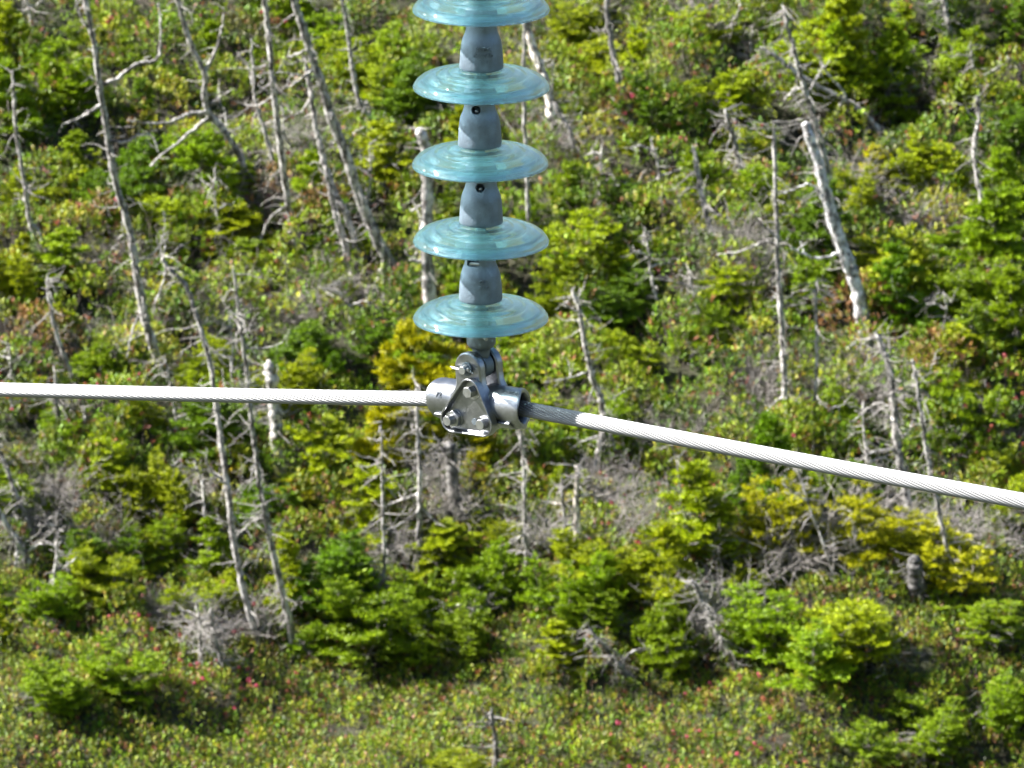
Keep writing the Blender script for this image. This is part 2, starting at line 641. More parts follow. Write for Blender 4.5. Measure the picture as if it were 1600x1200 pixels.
disc_py = [9.5, 130.5, 251, 371.5, 492.0]
disc_ref = [y - 8 for y in disc_py]
disc_z = [on_y(752, y, 0).z for y in disc_ref]
cap_kinds = ['plain', 'plain', 'hole', 'hole', 'slot']
words = ['topmost aqua glass disc insulator, its upper side cut off by the picture edge',
         'aqua glass insulator second from the top, lettering cast on its grey cap',
         'middle aqua glass insulator of the five, round hole in its grey cap',
         'aqua glass insulator fourth from the top, round hole in its grey cap',
         'lowest aqua glass insulator, just above the clamp, slotted grey cap']
tilts = [(0.0, 0.0), (0.004, 0.003), (-0.003, -0.010), (0.003, 0.004), (-0.002, -0.006)]
for i in range(5):
    ins = empty('glass_insulator', (AX + [0.0006, 0.001, -0.0016, 0.0, -0.0008][i], 0, disc_z[i]))
    ins.rotation_euler = (tilts[i][0], tilts[i][1], 0)
    tag(ins, words[i], 'insulator', 'glass insulators of the hanging string')
    g = link('glass_disc', G_MESH, ins)
    g.rotation_euler.z = i * 1.1
    link('cement', CEM_MESH, ins)
    link('pin', PIN_MESH, ins)
    c = link('cap', CAPS[cap_kinds[i]], ins)
    c.location.z = -0.0055
    if cap_kinds[i] == 'hole':
        c.rotation_euler.z = math.radians([0, 0, -3, 6, 0][i])
        a = c.rotation_euler.z + math.radians(-10)
        k = link('cotter_key', KEY_HOLE, ins)
        k.location = (0.0215 * math.sin(a), -0.0205 * math.cos(a), 0.0895)
    if cap_kinds[i] == 'slot':
        a = math.radians(-32)
        k = link('cotter_key', KEY_BAR, ins)
        k.location = (0.021 * math.sin(a) - 0.012, -0.021 * math.cos(a), 0.0945)
        k.rotation_euler.z = math.radians(-18)
        t = link('lettering', TXT_B, c)
        t.rotation_euler.z = math.radians(6)
    if i == 1:
        t = link('lettering', TXT_A, c)
        t.rotation_euler.z = math.radians(5)
        t = link('lettering', TXT_A2, c)
        t.rotation_euler.z = math.radians(4)
        k = link('cotter_key', KEY_BAR, ins)
        k.location = (-0.021, -0.002, 0.0965)

# socket eye between the lowest pin and the clamp
eye = empty('socket_eye', (AX, 0, CZ))
eye.rotation_euler.z = -PHI
tag(eye, 'dark grey forged socket eye joining the lowest glass disc to the clamp', 'socket eye')
zs = 1000 * (disc_z[4] - CZ)
link('socket', lathe('socket', [(0, 128), (14, 128), (15, 134), (16, 145), (22, 146), (26.5, 143), (27.2, 136), (27.2, 120), (26.3, 114), (23, 109.5), (19, 107), (17, 103), (16, 96), (15.5, 84), (0, 84)], M_SOCK, 48), eye)
bm = bmesh.new()
prism(bm, [(23 * math.cos(a), 72 + 23 * math.sin(a)) for a in np.linspace(0, 2 * math.pi, 33)[:-1]], -12.5, 12.5)
finish(bm, 'eye', M_SOCK, eye, 3)
bm = bmesh.new()
cyl(bm, 3.2, -8, 24, 0, 0, 12)
kb = finish(bm, 'cotter_key', M_BOLT, eye)
kb.location = (0.012, -0.012, 0.134)
kb.rotation_euler.z = math.radians(-120)

# suspension clamp
clamp = empty('suspension_clamp', (AX, 0, CZ))
clamp.rotation_euler = (0, -TILT, -PHI)
tag(clamp, 'silver cast suspension clamp with triangular bolted plate gripping the conductor', 'clamp')
# ears rise upright, body leans with the line
EAR = [(-31, 72), (-31, 40), (-40, 22), (-52, 8), (-52, -10), (52, -10), (52, 8), (44, 22), (33, 42), (31, 60), (31, 72)]
ear_prof = EAR + [(31 * math.cos(a), 72 + 31 * math.sin(a)) for a in np.linspace(0, math.pi, 22)[1:-1]]
for v0, v1, lab in ((-34, -16, None), (16, 34, None)):
    bm = bmesh.new()
    prism(bm, ear_prof, v0, v1)
    finish(bm, 'ear', M_ALU, clamp, 3.2, 35)
# middle body
bm = bmesh.new()
prism(bm, round_poly([(-58, -44, 14), (60, -44, 14), (54, 10, 10), (36, 33, 8), (-36, 33, 8), (-54, 10, 10)]), -33, 33.5)
finish(bm, 'body', M_ALU, clamp, 4, 35)


def barrel(side):
    """open bell-mouthed barrel along u"""
    bm = bmesh.new()
    prof = [(30, 34.5), (48, 35.5), (70, 36.2), (92, 36.8), (100, 37.4), (104, 36.8), (105.5, 34), (104, 29.5), (99, 26.5), (88, 23.5), (70, 20), (40, 16)]
    seg = 56
    rings = []
    for x, r in prof:
        ring = []
        for k in range(seg):
            a = 2 * math.pi * k / seg
            ca, sa = math.cos(a), math.sin(a)
            rr = r
            if r > 34 and sa < -0.80: rr = r * 1.045          # lower keeper stands proud
            if r > 34 and sa > 0.55 and x < 82: rr = r * 1.035  # top saddle
            if r > 30 and abs(sa + 0.80) < 0.03: rr = r * 0.99
            sh = (0.40 if side > 0 else 0.15) * min(1, max(0, (x - 40) / 55))
            wav = 1.6 * math.sin(3 * a + 0.6) * min(1, max(0, (x - 60) / 40))
            ring.append(bm.verts.new((side * (x * (1.0 if side > 0 else 0.97) + wav - sh * rr * ca) / 1000, rr * ca / 1000, rr * sa / 1000)))
        rings.append(ring)
    for a, b in zip(rings[:-1], rings[1:]):
        for k in range(seg):
            bm.faces.new((a[k], a[(k + 1) % seg], b[(k + 1) % seg], b[k]))
    return finish(bm, 'barrel', M_ALU, clamp, 0, 32)


barrel(-1)
barrel(1)
# keeper lips under each end of the barrel
for s in (-1, 1):
    bm = bmesh.new()
    arc = [(41.5 * math.cos(a), 41.5 * math.sin(a)) for a in np.linspace(math.radians(-142), math.radians(-38), 15)]
    arc2 = [(36 * math.cos(a), 36 * math.sin(a)) for a in np.linspace(math.radians(-38), math.radians(-142), 15)]
    prism(bm, arc + arc2, 52, 93)
    bmesh.ops.rotate(bm, verts=bm.verts, cent=(0, 0, 0), matrix=Matrix.Rotation(math.radians(-90 if s > 0 else 90), 3, 'Z'))
    finish(bm, 'keeper_lip', M_ALU, clamp, 1.5, 35)
# embossed figures on the left barrel
t = link('lettering', text_mesh([('72', 0)], 0.0362, 'lettering', size=0.014, z0=0), clamp)
t.data.materials[0] = M_ALU
t.matrix_parent_inverse.identity()
t.rotation_euler = (math.radians(-16), 0, 0)
t.location = (-0.076, 0.0, 0)

# triangular plate with a raised rim, recessed floor and three bolts
plate = empty('front_plate')
plate.parent = clamp
TRI = [(13, 32), (-37, -27), (40, -27)]


def tri_outline(r):
    """convex hull of three circles of radius r"""
    out = []
    order = [(0, math.radians(24), math.radians(140)), (1, math.radians(140), math.radians(270)), (2, math.radians(270), math.radians(384))]
    for i, a0, a1 in order:
        for k in range(13):
            a = a0 + (a1 - a0) * k / 12
            out.append((TRI[i][0] + r * math.cos(a), TRI[i][1] + r * math.sin(a)))
    return out


bm = bmesh.new()
po, pi_ = tri_outline(25), tri_outline(21.2)
nn = len(po)
L = []
for prof, v in ((po, -33.2), (po, -49), (pi_, -49), (tri_outline(19.6), -35.5)):
    L.append([bm.verts.new((u / 1000, v / 1000, z / 1000)) for u, z in prof])
for a, b in zip(L[:-1], L[1:]):
    for k in range(nn):
        bm.faces.new((a[k], a[(k + 1) % nn], b[(k + 1) % nn], b[k]))
bm.faces.new(L[-1])
finish(bm, 'rim_plate', M_ALU, clamp, 1.1, 35)
plate_ob = clamp.children[-1]
bpy.data.objects.remove(plate)
plate_ob.name = 'front_plate'
# drain hole drawn as a dark disc, its inner shade put into the colour
bm = bmesh.new()
cyl(bm, 6.5, -37.4, -35.2, 12, -28, 24)
dk = finish(bm, 'hole_shade_disc', M_SOCK, plate_ob)
for i, (u, z) in enumerate(TRI):
    b = empty('bolt')
    b.parent = clamp
    b.location = (u / 1000, 0, z / 1000)
    if i == 0:
        bm = bmesh.new(); cyl(bm, 17, -37.5, -35, 0, 0, 32); finish(bm, 'washer', M_BOLT, b, 0.6)
        bm = bmesh.new(); cyl(bm, 11.5, -54, -37.4, 0, 0, 6, rot=0.2); finish(bm, 'head', M_BOLT, b, 0.8, 30)
    elif i == 1:
        bm = bmesh.new(); cyl(bm, 19, -37, -35, 0, 0, 32); finish(bm, 'washer', M_BOLT, b, 0.6)
        bm = bmesh.new(); cyl(bm, 17.5, -45, -36.9, 0, 0, 6, r2=18, rot=0.35); finish(bm, 'nut', M_BOLT, b, 1.2, 30)
        bm = bmesh.new(); cyl(bm, 10, -60, -44.9, 0, 0, 8, r2=10.4, rot=0.2); finish(bm, 'shank', M_BOLT, b, 0.8, 30)
    else:
        bm = bmesh.new(); prism(bm, round_poly([(-15, -15, 5), (15, -15, 5), (15, 13, 9), (-15, 13, 9)]), -42, -35); finish(bm, 'boss', M_ALU, b, 1.5, 35)
        bm = bmesh.new(); cyl(bm, 10, -55, -41.9, 0, 0, 24, r2=10.4); finish(bm, 'shank', M_BOLT, b, 0.9, 30)
# clevis pin through the ears with its split pin
cp = empty('clevis_pin')
cp.parent = clamp
cp.location = (0, 0, 0.072)
bm = bmesh.new(); cyl(bm, 8.2, -50, 46, 0, 0, 24); finish(bm, 'shaft', M_BOLT, cp, 1.0, 30)
bm = bmesh.new(); cyl(bm, 13, -37.2, -33.8, 0, 0, 28); finish(bm, 'washer', M_SOCK, cp, 0.6, 30)
bm = bmesh.new(); cyl(bm, 13, 33.8, 42, 0, 0, 28); finish(bm, 'head', M_BOLT, cp, 1.0, 30)
mb = MB()
pts = [(-34, -43, 3), (-20, -43, 1.5), (-9, -43.2, 0), (8, -43.2, 0), (13, -44, 1.5), (16, -46, 3), (14, -47, 5), (10, -45, 3.5)]
tube(mb, catmull(np.array(pts) / 1000, 40), 0.0016, 8)
pts = [(-30, -43, 0.2), (-20, -43, -0.4), (-9, -43.2, -1.5), (8, -43.2, -1.5), (15, -41, -3), (20, -39.5, -6)]
tube(mb, catmull(np.array(pts) / 1000, 30), 0.0015, 8)
link('split_pin', mb.mesh('split_pin', M_BOLT, True), cp)

# stranded conductor: 24 outer wires wound round the core
NS, SUB, RC, PITCH = 18, 6, 0.0146, 0.345
us = np.arange(-3.0, 3.0, 0.012)
sl = np.interp(us, [-3.4, -0.13, 0.10, 3.4], [0.150, 0.180, 0.040, 0.070])
zc = np.concatenate([[0], np.cumsum((sl[1:] + sl[:-1]) / 2 * 0.012)])
zc -= np.interp(0, us, zc)
P = np.stack([us * AXU.x, us * AXU.y, zc], 1)
T = np.gradient(P, axis=0)
T /= np.linalg.norm(T, axis=1)[:, None]
B = np.array([AXN.x, AXN.y, 0])[None] * np.ones((len(us), 1))
A = np.cross(B, T)
a = np.arange(NS * SUB) / (NS * SUB) * 2 * math.pi
ph = (a * NS) % (2 * math.pi)
rs = RC * math.sin(math.pi / NS)
loc_ = (np.arange(NS * SUB) % SUB) / SUB * 2 - 1
rad = (RC - rs) + rs * np.sqrt(np.clip(1 - loc_ ** 2, 0, 1)) * 1.45 - rs * 0.45
tw = us / PITCH * 2 * math.pi
ang = a[None] + tw[:, None]
V = P[:, None] + rad[None, :, None] * (np.cos(ang)[..., None] * A[:, None] + np.sin(ang)[..., None] * B[:, None])
nS = NS * SUB
i_ = np.arange(len(us) - 1)[:, None] * nS
j_ = np.arange(nS)[None]
k_ = (j_ + 1) % nS
mb = MB()
mb.add(V.reshape(-1, 3), np.stack([i_ + j_, i_ + k_, i_ + nS + k_, i_ + nS + j_], -1).reshape(-1, 4))
cond = link('conductor', mb.mesh('conductor', M_WIRE, True))
cond.location = (AX, 0, CZ)
tag(cond, 'thick bright stranded aluminium conductor crossing the picture through the clamp', 'power cable')

# ------------------------------------------------------------------ where things are, in words
CX = [(0, 607), (665, 618), (822, 637), (1600, 788)]


def cable_y(px):
    return float(np.interp(px, [c[0] for c in CX], [c[1] for c in CX]))


def row_of(px, py):
    d = py - cable_y(px)
    if d < -25:
        k = min(range(5), key=lambda i: abs(disc_py[i] - py))
        if py > 545: return 'just above the conductor'
        return 'level with ' + ['topmost', 'second', 'third', 'fourth', 'lowest'][k] + ' disc'
    if d < 25: return 'behind the conductor'
    if d < 120: return 'just below the conductor'
    if d < 260: return 'well below the conductor'
    if py < 1060: return 'far below the conductor'
    return 'along the bottom edge'


def col_of(px):
    d = px - 752
    if px < 110: return 'at the left edge'
    if px > 1490: return 'at the right edge'
    side = 'left' if d < 0 else 'right'
    if abs(d) < 130: return 'behind the string' if abs(d) < 50 else f'close {side} of string'
    if abs(d) < 330: return f'short way {side} of string'
    if abs(d) < 530: return f'midway to {side} edge'
    return f'towards {side} edge'


NUMW = ['leftmost', 'second from left', 'third from left', 'fourth from left', 'fifth from left', 'sixth from left', 'seventh from left', 'eighth from left']


def settle_labels(items):
    """items: [(object, px, text)]; look-alikes in one spot are told apart by their order"""
    by = {}
    for it in items: by.setdefault(it[2], []).append(it)
    for text, its in by.items():
        if len(its) == 1:
            its[0][0]['label'] = text
        else:
            its.sort(key=lambda q: q[1])
            for k, it in enumerate(its):
                pre = ('left' if k == 0 else 'right') if len(its) == 2 else (NUMW[k] if k < len(its) - 1 else 'rightmost')
                it[0]['label'] = pre + ' ' + text


# ------------------------------------------------------------------ dead trees, traced from base to tip
PXM = K                            # metres per pixel and metre of distance


def world_poly(pts, base, lean=0.0, depth0=0.0):
    out = []
    for k, (px, py) in enumerate(pts):
        hgt = (pts[0][1] - py) * PXM * 50
        out.append(on_y(px, py, base.y + depth0 + lean * hgt))
    return np.array([tuple(q) for q in out])


def twig_path(p, d, length, nseg, wig, grav=0.0, rng=RNG):
    pts = [np.array(p, float)]
    d = np.array(d, float)
    d /= np.linalg.norm(d)
    for _ in range(nseg):
        d = d + rng.normal(0, wig, 3)
        d[2] += grav
        d /= np.linalg.norm(d)
        pts.append(pts[-1] + d * length / nseg)
    return np.array(pts)


DEAD = []


def dead_tree(label, pts, w0, w1, branches=(), twigs=16, tint=1.0, name='dead_tree', lean=None, sink=30, tl=0.3, cat='dead tree', base=None, rough=0.07):
    base = base or ground_at(*pts[0])
    lean = random.uniform(-0.15, 0.15) if lean is None else lean
    dist = (base - CAM).dot(FWD)
    W = world_poly(pts, base, lean)
    low = W[0] + (W[0] - W[1]) / np.linalg.norm(W[0] - W[1]) * 0.12 + np.array([0, 0, -0.15])
    W = np.vstack([low, W])
    n = max(18, int(len(W) * 8))
    C = catmull(W, n)
    C[2:] += RNG.normal(0, 0.0035, (n - 2, 3))
    R = np.interp(np.linspace(0, 1, n), [0, 1], [w0, w1]) * PXM * dist / 2
    R = R * (1 + 0.05 * np.sin(np.arange(n) * 0.5 + RNG.uniform(0, 6)) + RNG.normal(0, 0.035, n)) * np.where(RNG.uniform(0, 1, n) < 0.07, 1.18, 1.0)
    R[:3] *= [1.35, 1.2, 1.08]
    R[-3:] *= [0.85, 0.6, 0.25]
    org = W[1]
    root = empty(name, org)
    mb = MB()
    tube(mb, C - org, R, 9, rough=rough)
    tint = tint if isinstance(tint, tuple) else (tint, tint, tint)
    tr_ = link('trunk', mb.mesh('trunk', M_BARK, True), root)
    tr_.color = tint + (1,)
    for bp, bw in branches:
        # start the branch on the trunk
        sx, sy = bp[0]
        j = int(np.argmin([(project(Vector(q))[0] - sx) ** 2 + (project(Vector(q))[1] - sy) ** 2 for q in C]))
        y0 = C[j][1]
        sl_ = random.uniform(-0.5, 0.5)
        Bp = [C[j]]
        acc = 0
        for (ax, ay), (bx, by_) in zip(bp[:-1], bp[1:]):
            acc += math.hypot(bx - ax, by_ - ay) * PXM * dist
            Bp.append(np.array(on_y(bx, by_, y0 + sl_ * acc)))
        nb = max(10, 6 * len(Bp))
        Bc = catmull(np.array(Bp), nb)
        Bc[1:] += RNG.normal(0, 0.004, (nb - 1, 3))
        mb = MB()
        tube(mb, Bc - org, np.linspace(bw, bw * 0.35, nb) * PXM * dist / 2, 6, rough=0.1)
        for _ in range(5):
            k = RNG.integers(nb // 3, nb)
            tw_ = twig_path(Bc[k] - org, RNG.normal(0, 1, 3) + [0, 0, 0.2], RNG.uniform(0.05, 0.18), 4, 0.3)
            tube(mb, tw_, np.linspace(bw * 0.2, bw * 0.08, 5) * PXM * dist / 2 + 0.0012, 3, cap=False)
        bo = link('branch', mb.mesh('branch', M_BARK, True), root)
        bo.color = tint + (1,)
    if twigs:
        mb = MB()
        for _ in range(int(twigs * 2.2)):
            k = int(RNG.integers(2, n))
            az = RNG.uniform(0, 2 * math.pi)
            ln = RNG.uniform(0.3, 1) * tl
            t1 = twig_path(C[k] - org, [math.cos(az), math.sin(az), RNG.uniform(-0.5, 0.3)], ln, 6, 0.22, -0.03)
            r0 = RNG.uniform(0.0028, 0.007)
            tube(mb, t1, np.linspace(r0, 0.0014, 7), 4, cap=False)
            for _ in range(int(RNG.integers(1, 4))):
                m_ = int(RNG.integers(1, 6))
                t2 = twig_path(t1[m_], RNG.normal(0, 1, 3), ln * 0.4, 4, 0.3, -0.04)
                tube(mb, t2, np.linspace(r0 * 0.5, 0.001, 5), 3, cap=False)
        to = link('dead_twigs', mb.mesh('dead_twigs', M_TWIG, True), root)
        to.color = (1.1, 1.1, 1.1, 1)
        tag(to, kind='stuff')
    tag(root, label, cat, 'dead trees on the slope')
    DEAD.append(root)
    return root


dead_tree('tall leaning dead trunk with long side branches, second from the left edge', [(258, 600), (236, 530), (224, 490), (214, 430), (207, 385), (196, 335), (183, 295), (170, 225), (158, 150), (147, 75), (133, 0), (122, -60)], 15, 7,
          [([(155, 160), (140, 176), (120, 186), (98, 194)], 6), ([(160, 138), (185, 122), (215, 100), (243, 94), (251, 68), (250, 30), (247, 5)], 7),
           ([(176, 222), (200, 221), (214, 212), (238, 214), (248, 238)], 5), ([(205, 368), (188, 370), (172, 395)], 4), ([(212, 410), (238, 398), (255, 370), (258, 330)], 4),
           ([(222, 480), (206, 520), (198, 560)], 4), ([(136, 48), (128, 30), (118, 0)], 5)], 26)
dead_tree('crooked grey dead trunk forking into an upright limb, left of four slanting trunks', [(393, 312), (386, 285), (375, 245), (350, 205), (327, 178), (319, 150), (321, 118), (305, 85), (290, 45), (278, 0), (268, -50)], 12, 7,
          [([(322, 112), (332, 90), (341, 68), (348, 40), (350, 12)], 7), ([(322, 174), (290, 180), (268, 190), (240, 193), (200, 188)], 8),
           ([(324, 184), (300, 204), (278, 224), (255, 240), (236, 259)], 7), ([(384, 266), (360, 275), (340, 288), (326, 302)], 5), ([(323, 165), (335, 160), (343, 150)], 8)], 14)
dead_tree('slim speckled dead trunk leaning between two others, level with the second disc', [(470, 402), (462, 370), (453, 335), (447, 295), (437, 220), (430, 165), (425, 120), (420, 60), (413, 0), (409, -50)], 12, 7,
          [([(440, 320), (420, 345), (403, 390), (395, 410)], 5), ([(452, 360), (432, 372), (405, 400)], 4), ([(428, 150), (400, 165), (372, 160)], 4), ([(424, 100), (405, 105), (355, 108)], 3)], 18)
dead_tree('thin broken dead stem beside the slim speckled trunk, its base near its middle', [(436, 292), (428, 258), (415, 210), (400, 160), (396, 120), (392, 60)], 8, 4, [([(398, 140), (385, 100), (370, 80)], 3)], 16)
dead_tree('thickest slanting dead trunk left of the string, dark along its right side', [(632, 446), (605, 405), (586, 366), (570, 330), (555, 290), (540, 240), (520, 190), (505, 140), (490, 98), (475, 50), (460, 0), (450, -40)], 19, 11,
          [([(478, 75), (462, 85), (440, 92)], 5), ([(487, 105), (465, 128), (440, 140)], 6), ([(492, 120), (470, 118), (430, 112), (402, 118)], 4), ([(600, 400), (590, 440), (578, 465), (552, 488), (528, 502), (501, 523)], 8), ([(540, 245), (548, 220), (556, 205), (572, 198)], 4)], 20)
dead_tree('straight grey dead stem directly under the thickest slanting trunk', [(575, 446), (566, 420), (556, 385), (545, 345), (520, 290), (502, 235), (492, 190), (485, 140), (478, 95)], 12, 7, [([(497, 150), (470, 175), (445, 185)], 4)], 16)
dead_tree('short stout dead stem with a pale broken root, left of the straight grey stem', [(560, 448), (550, 420), (537, 375), (525, 335), (517, 300), (508, 260)], 16, 8, [([(556, 440), (540, 432), (530, 440)], 9)], 10)
dead_tree('thin straight dead stem left of the second glass disc', [(588, 228), (582, 190), (565, 166), (556, 140), (549, 95), (543, 50), (535, 0), (530, -40)], 8, 5, [([(583, 180), (560, 170), (530, 182)], 4), ([(585, 200), (560, 210), (552, 240)], 4)], 10)
dead_tree('thin kinked dead trunk hugging the left edge', [(34, 432), (40, 405), (53, 378), (46, 340), (40, 300), (37, 280), (28, 225), (22, 160), (20, 110)], 10, 5, [([(48, 350), (60, 360), (68, 380), (72, 396)], 7)], 12)
dead_tree('pale upright snag with broken crooked top, just left of the glass discs', [(690, 560), (682, 530), (672, 470), (668, 400), (667, 330), (668, 260), (662, 220), (652, 200)], 26, 16,
          [([(667, 320), (655, 322), (643, 330)], 9), ([(668, 405), (652, 408), (640, 405)], 8), ([(664, 225), (652, 205), (647, 200)], 9)], 12, 1.15)
dead_tree('dark shaded broken trunk directly below the clamp', [(714, 815), (709, 760), (704, 715), (700, 690)], 24, 17, [([(704, 715), (690, 700), (683, 686)], 6)], 16, 0.4)  # shade on the snag's lower part is put into this trunk's dark tint
dead_tree('very thin straight dead stem showing right of the glass discs', [(828, 420), (826, 345), (824, 300), (820, 200), (818, 130), (820, 40), (821, -30)], 8, 5, [], 12)
dead_tree('bleached white broken trunk right of the top glass discs', [(870, 228), (863, 190), (858, 155), (850, 120), (836, 82), (822, 36), (818, 10)], 17, 12, [([(868, 200), (890, 224), (915, 228), (950, 226)], 5), ([(866, 205), (880, 215), (888, 240)], 5)], 14, (1.7, 1.65, 1.55))
dead_tree('dark crooked stem close behind the bleached white broken trunk', [(908, 268), (900, 240), (890, 205), (876, 180), (866, 160)], 11, 6, [([(893, 210), (905, 225), (925, 232)], 4)], 14, 0.6)
dead_tree('dark leaning trunk among yellow firs right of the top disc', [(998, 222), (990, 182), (976, 150), (966, 120), (957, 80), (950, 30), (948, -20)], 13, 7, [([(990, 185), (970, 168), (955, 182)], 3)], 16, 0.55)
dead_tree('short tapering dead stem with pale base, level with the fourth disc right', [(1116, 402), (1113, 372), (1104, 335), (1095, 300), (1090, 268), (1083, 226)], 13, 6, [([(1115, 385), (1140, 392), (1175, 385), (1210, 372)], 6)], 16)
dead_tree('large silvery leaning trunk, thickest and brightest at right', [(1352, 540), (1348, 500), (1336, 442), (1320, 398), (1302, 345), (1288, 290), (1274, 240), (1262, 205), (1258, 190)], 24, 13,
          [([(1350, 525), (1325, 545), (1310, 565), (1297, 583)], 10), ([(1352, 505), (1385, 520), (1402, 545), (1415, 570)], 9), ([(1318, 395), (1280, 404), (1245, 392), (1218, 374)], 6), ([(1300, 340), (1270, 290), (1235, 298), (1215, 305)], 4)], 22, (1.5, 1.55, 1.65), lean=0.05)
dead_tree('thin twiggy dead stem rising behind the large silvery trunk', [(1312, 380), (1300, 300), (1285, 232), (1268, 172), (1254, 128), (1243, 86), (1229, 34), (1225, 10)], 12, 6, [([(1262, 150), (1285, 105), (1280, 85)], 4), ([(1258, 140), (1240, 140), (1220, 165)], 4), ([(1275, 200), (1250, 165), (1236, 140)], 3)], 40, 1.2, tl=0.25)
dead_tree('long dead limb slanting down right, crossing the thin twiggy stem', [(1425, 236), (1398, 222), (1370, 198), (1330, 162), (1300, 145), (1252, 120), (1215, 90), (1188, 74)], 10, 6, [([(1325, 160), (1315, 140), (1290, 112), (1282, 95)], 4), ([(1320, 155), (1308, 170), (1302, 178)], 7)], 18, 1.1, name='leaning_branch', cat='dead branch')
dead_tree('slim straight dead trunk left of the large silvery trunk, dense twigs at its foot', [(1252, 704), (1232, 660), (1227, 610), (1224, 560), (1220, 480), (1215, 400), (1212, 300), (1208, 190)], 12, 6, [([(1220, 385), (1195, 378), (1165, 390), (1120, 398)], 5), ([(1215, 376), (1190, 350), (1172, 325)], 4), ([(1228, 620), (1200, 640), (1190, 670)], 4), ([(1230, 650), (1212, 690), (1180, 720)], 4)], 46)
dead_tree('thin upright dead stem between the straight slim trunk and the silvery trunk foot', [(1273, 706), (1272, 645), (1277, 560), (1275, 480), (1278, 430)], 8, 4, [], 22)
dead_tree('twig-draped dead trunk crossing behind the right conductor', [(1424, 836), (1416, 770), (1402, 695), (1398, 640), (1391, 585), (1380, 545), (1368, 520)], 14, 8, [([(1404, 700), (1370, 705), (1335, 720)], 5), ([(1400, 690), (1422, 670), (1430, 640)], 4), ([(1412, 760), (1375, 800), (1335, 815)], 5), ([(1398, 640), (1370, 630), (1330, 660)], 4)], 60, 1.0, tl=0.32)
dead_tree('thin dead stem right of the twig-draped trunk, crossing the right conductor', [(1492, 925), (1480, 860), (1466, 795), (1454, 740), (1446, 690), (1438, 640), (1431, 590), (1426, 560)], 8, 5, [([(1432, 600), (1450, 585), (1462, 555)], 3)], 24)
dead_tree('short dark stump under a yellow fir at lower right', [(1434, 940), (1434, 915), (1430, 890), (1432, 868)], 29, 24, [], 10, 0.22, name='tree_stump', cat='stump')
dead_tree('dark slanting dead stem at the left edge below the conductor', [(56, 850), (38, 805), (24, 768), (8, 726), (-12, 680)], 9, 6, [([(30, 782), (20, 800), (10, 825)], 4), ([(26, 775), (8, 782), (-5, 800)], 5)], 20, 0.7)
dead_tree('pale leaning broken stem at the left edge, below the dark slanting one', [(44, 884), (34, 858), (20, 836), (4, 810), (-15, 780)], 13, 9, [([(28, 848), (24, 880), (26, 900)], 6), ([(40, 860), (70, 848), (90, 858), (114, 876)], 5)], 18, 1.3)
dead_tree('long thin dead trunk crossing behind the left conductor, left of its twin', [(402, 1008), (386, 942), (372, 882), (363, 828), (359, 785), (352, 735), (345, 685), (338, 630), (325, 555), (306, 490), (290, 445), (262, 418), (252, 400)], 12, 5,
          [([(354, 760), (340, 745), (325, 725), (322, 700)], 5), ([(364, 800), (376, 820), (395, 808), (412, 802)], 4), ([(258, 412), (258, 435), (244, 470), (240, 490)], 5), ([(256, 405), (258, 385), (254, 370)], 3)], 30)
dead_tree('thin dead trunk crossing the left conductor, right of its twin', [(460, 1018), (449, 958), (435, 900), (424, 850), (414, 800), (406, 758), (399, 700), (391, 640), (387, 590), (378, 530), (372, 480), (364, 415)], 12, 4,
          [([(378, 525), (392, 512), (400, 505)], 4), ([(382, 540), (408, 545), (440, 535), (452, 515)], 3), ([(374, 500), (355, 480), (345, 460)], 3), ([(412, 810), (398, 812), (375, 832)], 5), ([(400, 745), (385, 760), (372, 778)], 3)], 40)
dead_tree('short stout grey stub standing across the left conductor', [(440, 752), (436, 720), (432, 680), (430, 640), (424, 590), (420, 565)], 23, 18, [([(428, 650), (450, 640), (462, 615)], 5)], 8, 1.2)
dead_tree('thin dead stem among dark firs, a short way left of the clamp', [(601, 955), (600, 900), (600, 850), (598, 780), (597, 710), (594, 660)], 7, 4, [], 26)
dead_tree('thin dead stem with broken boughs, directly below the left end of the clamp', [(655, 880), (655, 800), (655, 720), (652, 645), (650, 600)], 9, 5, [([(653, 770), (630, 780), (602, 792)], 6), ([(652, 800), (635, 812), (612, 826)], 4), ([(660, 795), (680, 815), (690, 822)], 5)], 30)
dead_tree('pale forked dead stem rising behind the right conductor near the clamp', [(924, 750), (934, 716), (942, 672), (940, 628), (926, 590), (912, 530), (906, 485), (894, 456)], 14, 6, [([(906, 490), (886, 478), (880, 462)], 4), ([(908, 500), (904, 470), (908, 450)], 4), ([(938, 720), (915, 716), (902, 720)], 6), ([(935, 680), (910, 690), (890, 702)], 3), ([(921, 580), (890, 590), (850, 597)], 4)], 20, 1.35)
dead_tree('thin dead stem just right below the clamp', [(823, 905), (822, 850), (820, 800), (819, 740), (815, 690), (810, 650)], 8, 5, [([(821, 830), (808, 842), (798, 843)], 4)], 24)
dead_tree('white dead post with stub arms, right below the clamp', [(900, 905), (902, 830), (901, 775), (903, 740), (900, 728)], 15, 7, [([(901, 776), (880, 788), (856, 784), (838, 792)], 7), ([(902, 776), (918, 774), (932, 776)], 8)], 12, (1.65, 1.55, 1.45))
dead_tree('dark thin stem immediately left of the white dead post', [(888, 906), (886, 850), (880, 790), (878, 740)], 8, 5, [], 24, 0.6)
dead_tree('leaning dead stem among green firs, lower right of middle', [(1152, 1042), (1132, 1008), (1110, 966), (1094, 935), (1082, 905)], 12, 7, [([(1118, 985), (1105, 968), (1100, 960)], 5)], 30, 0.9)
dead_tree('short forked dark stem below the small yellow fir, lower right of middle', [(985, 1064), (965, 1040), (945, 1012), (930, 995), (915, 975)], 9, 5, [([(968, 1044), (985, 1020), (1015, 1010), (1012, 995)], 6)], 24, 0.8)
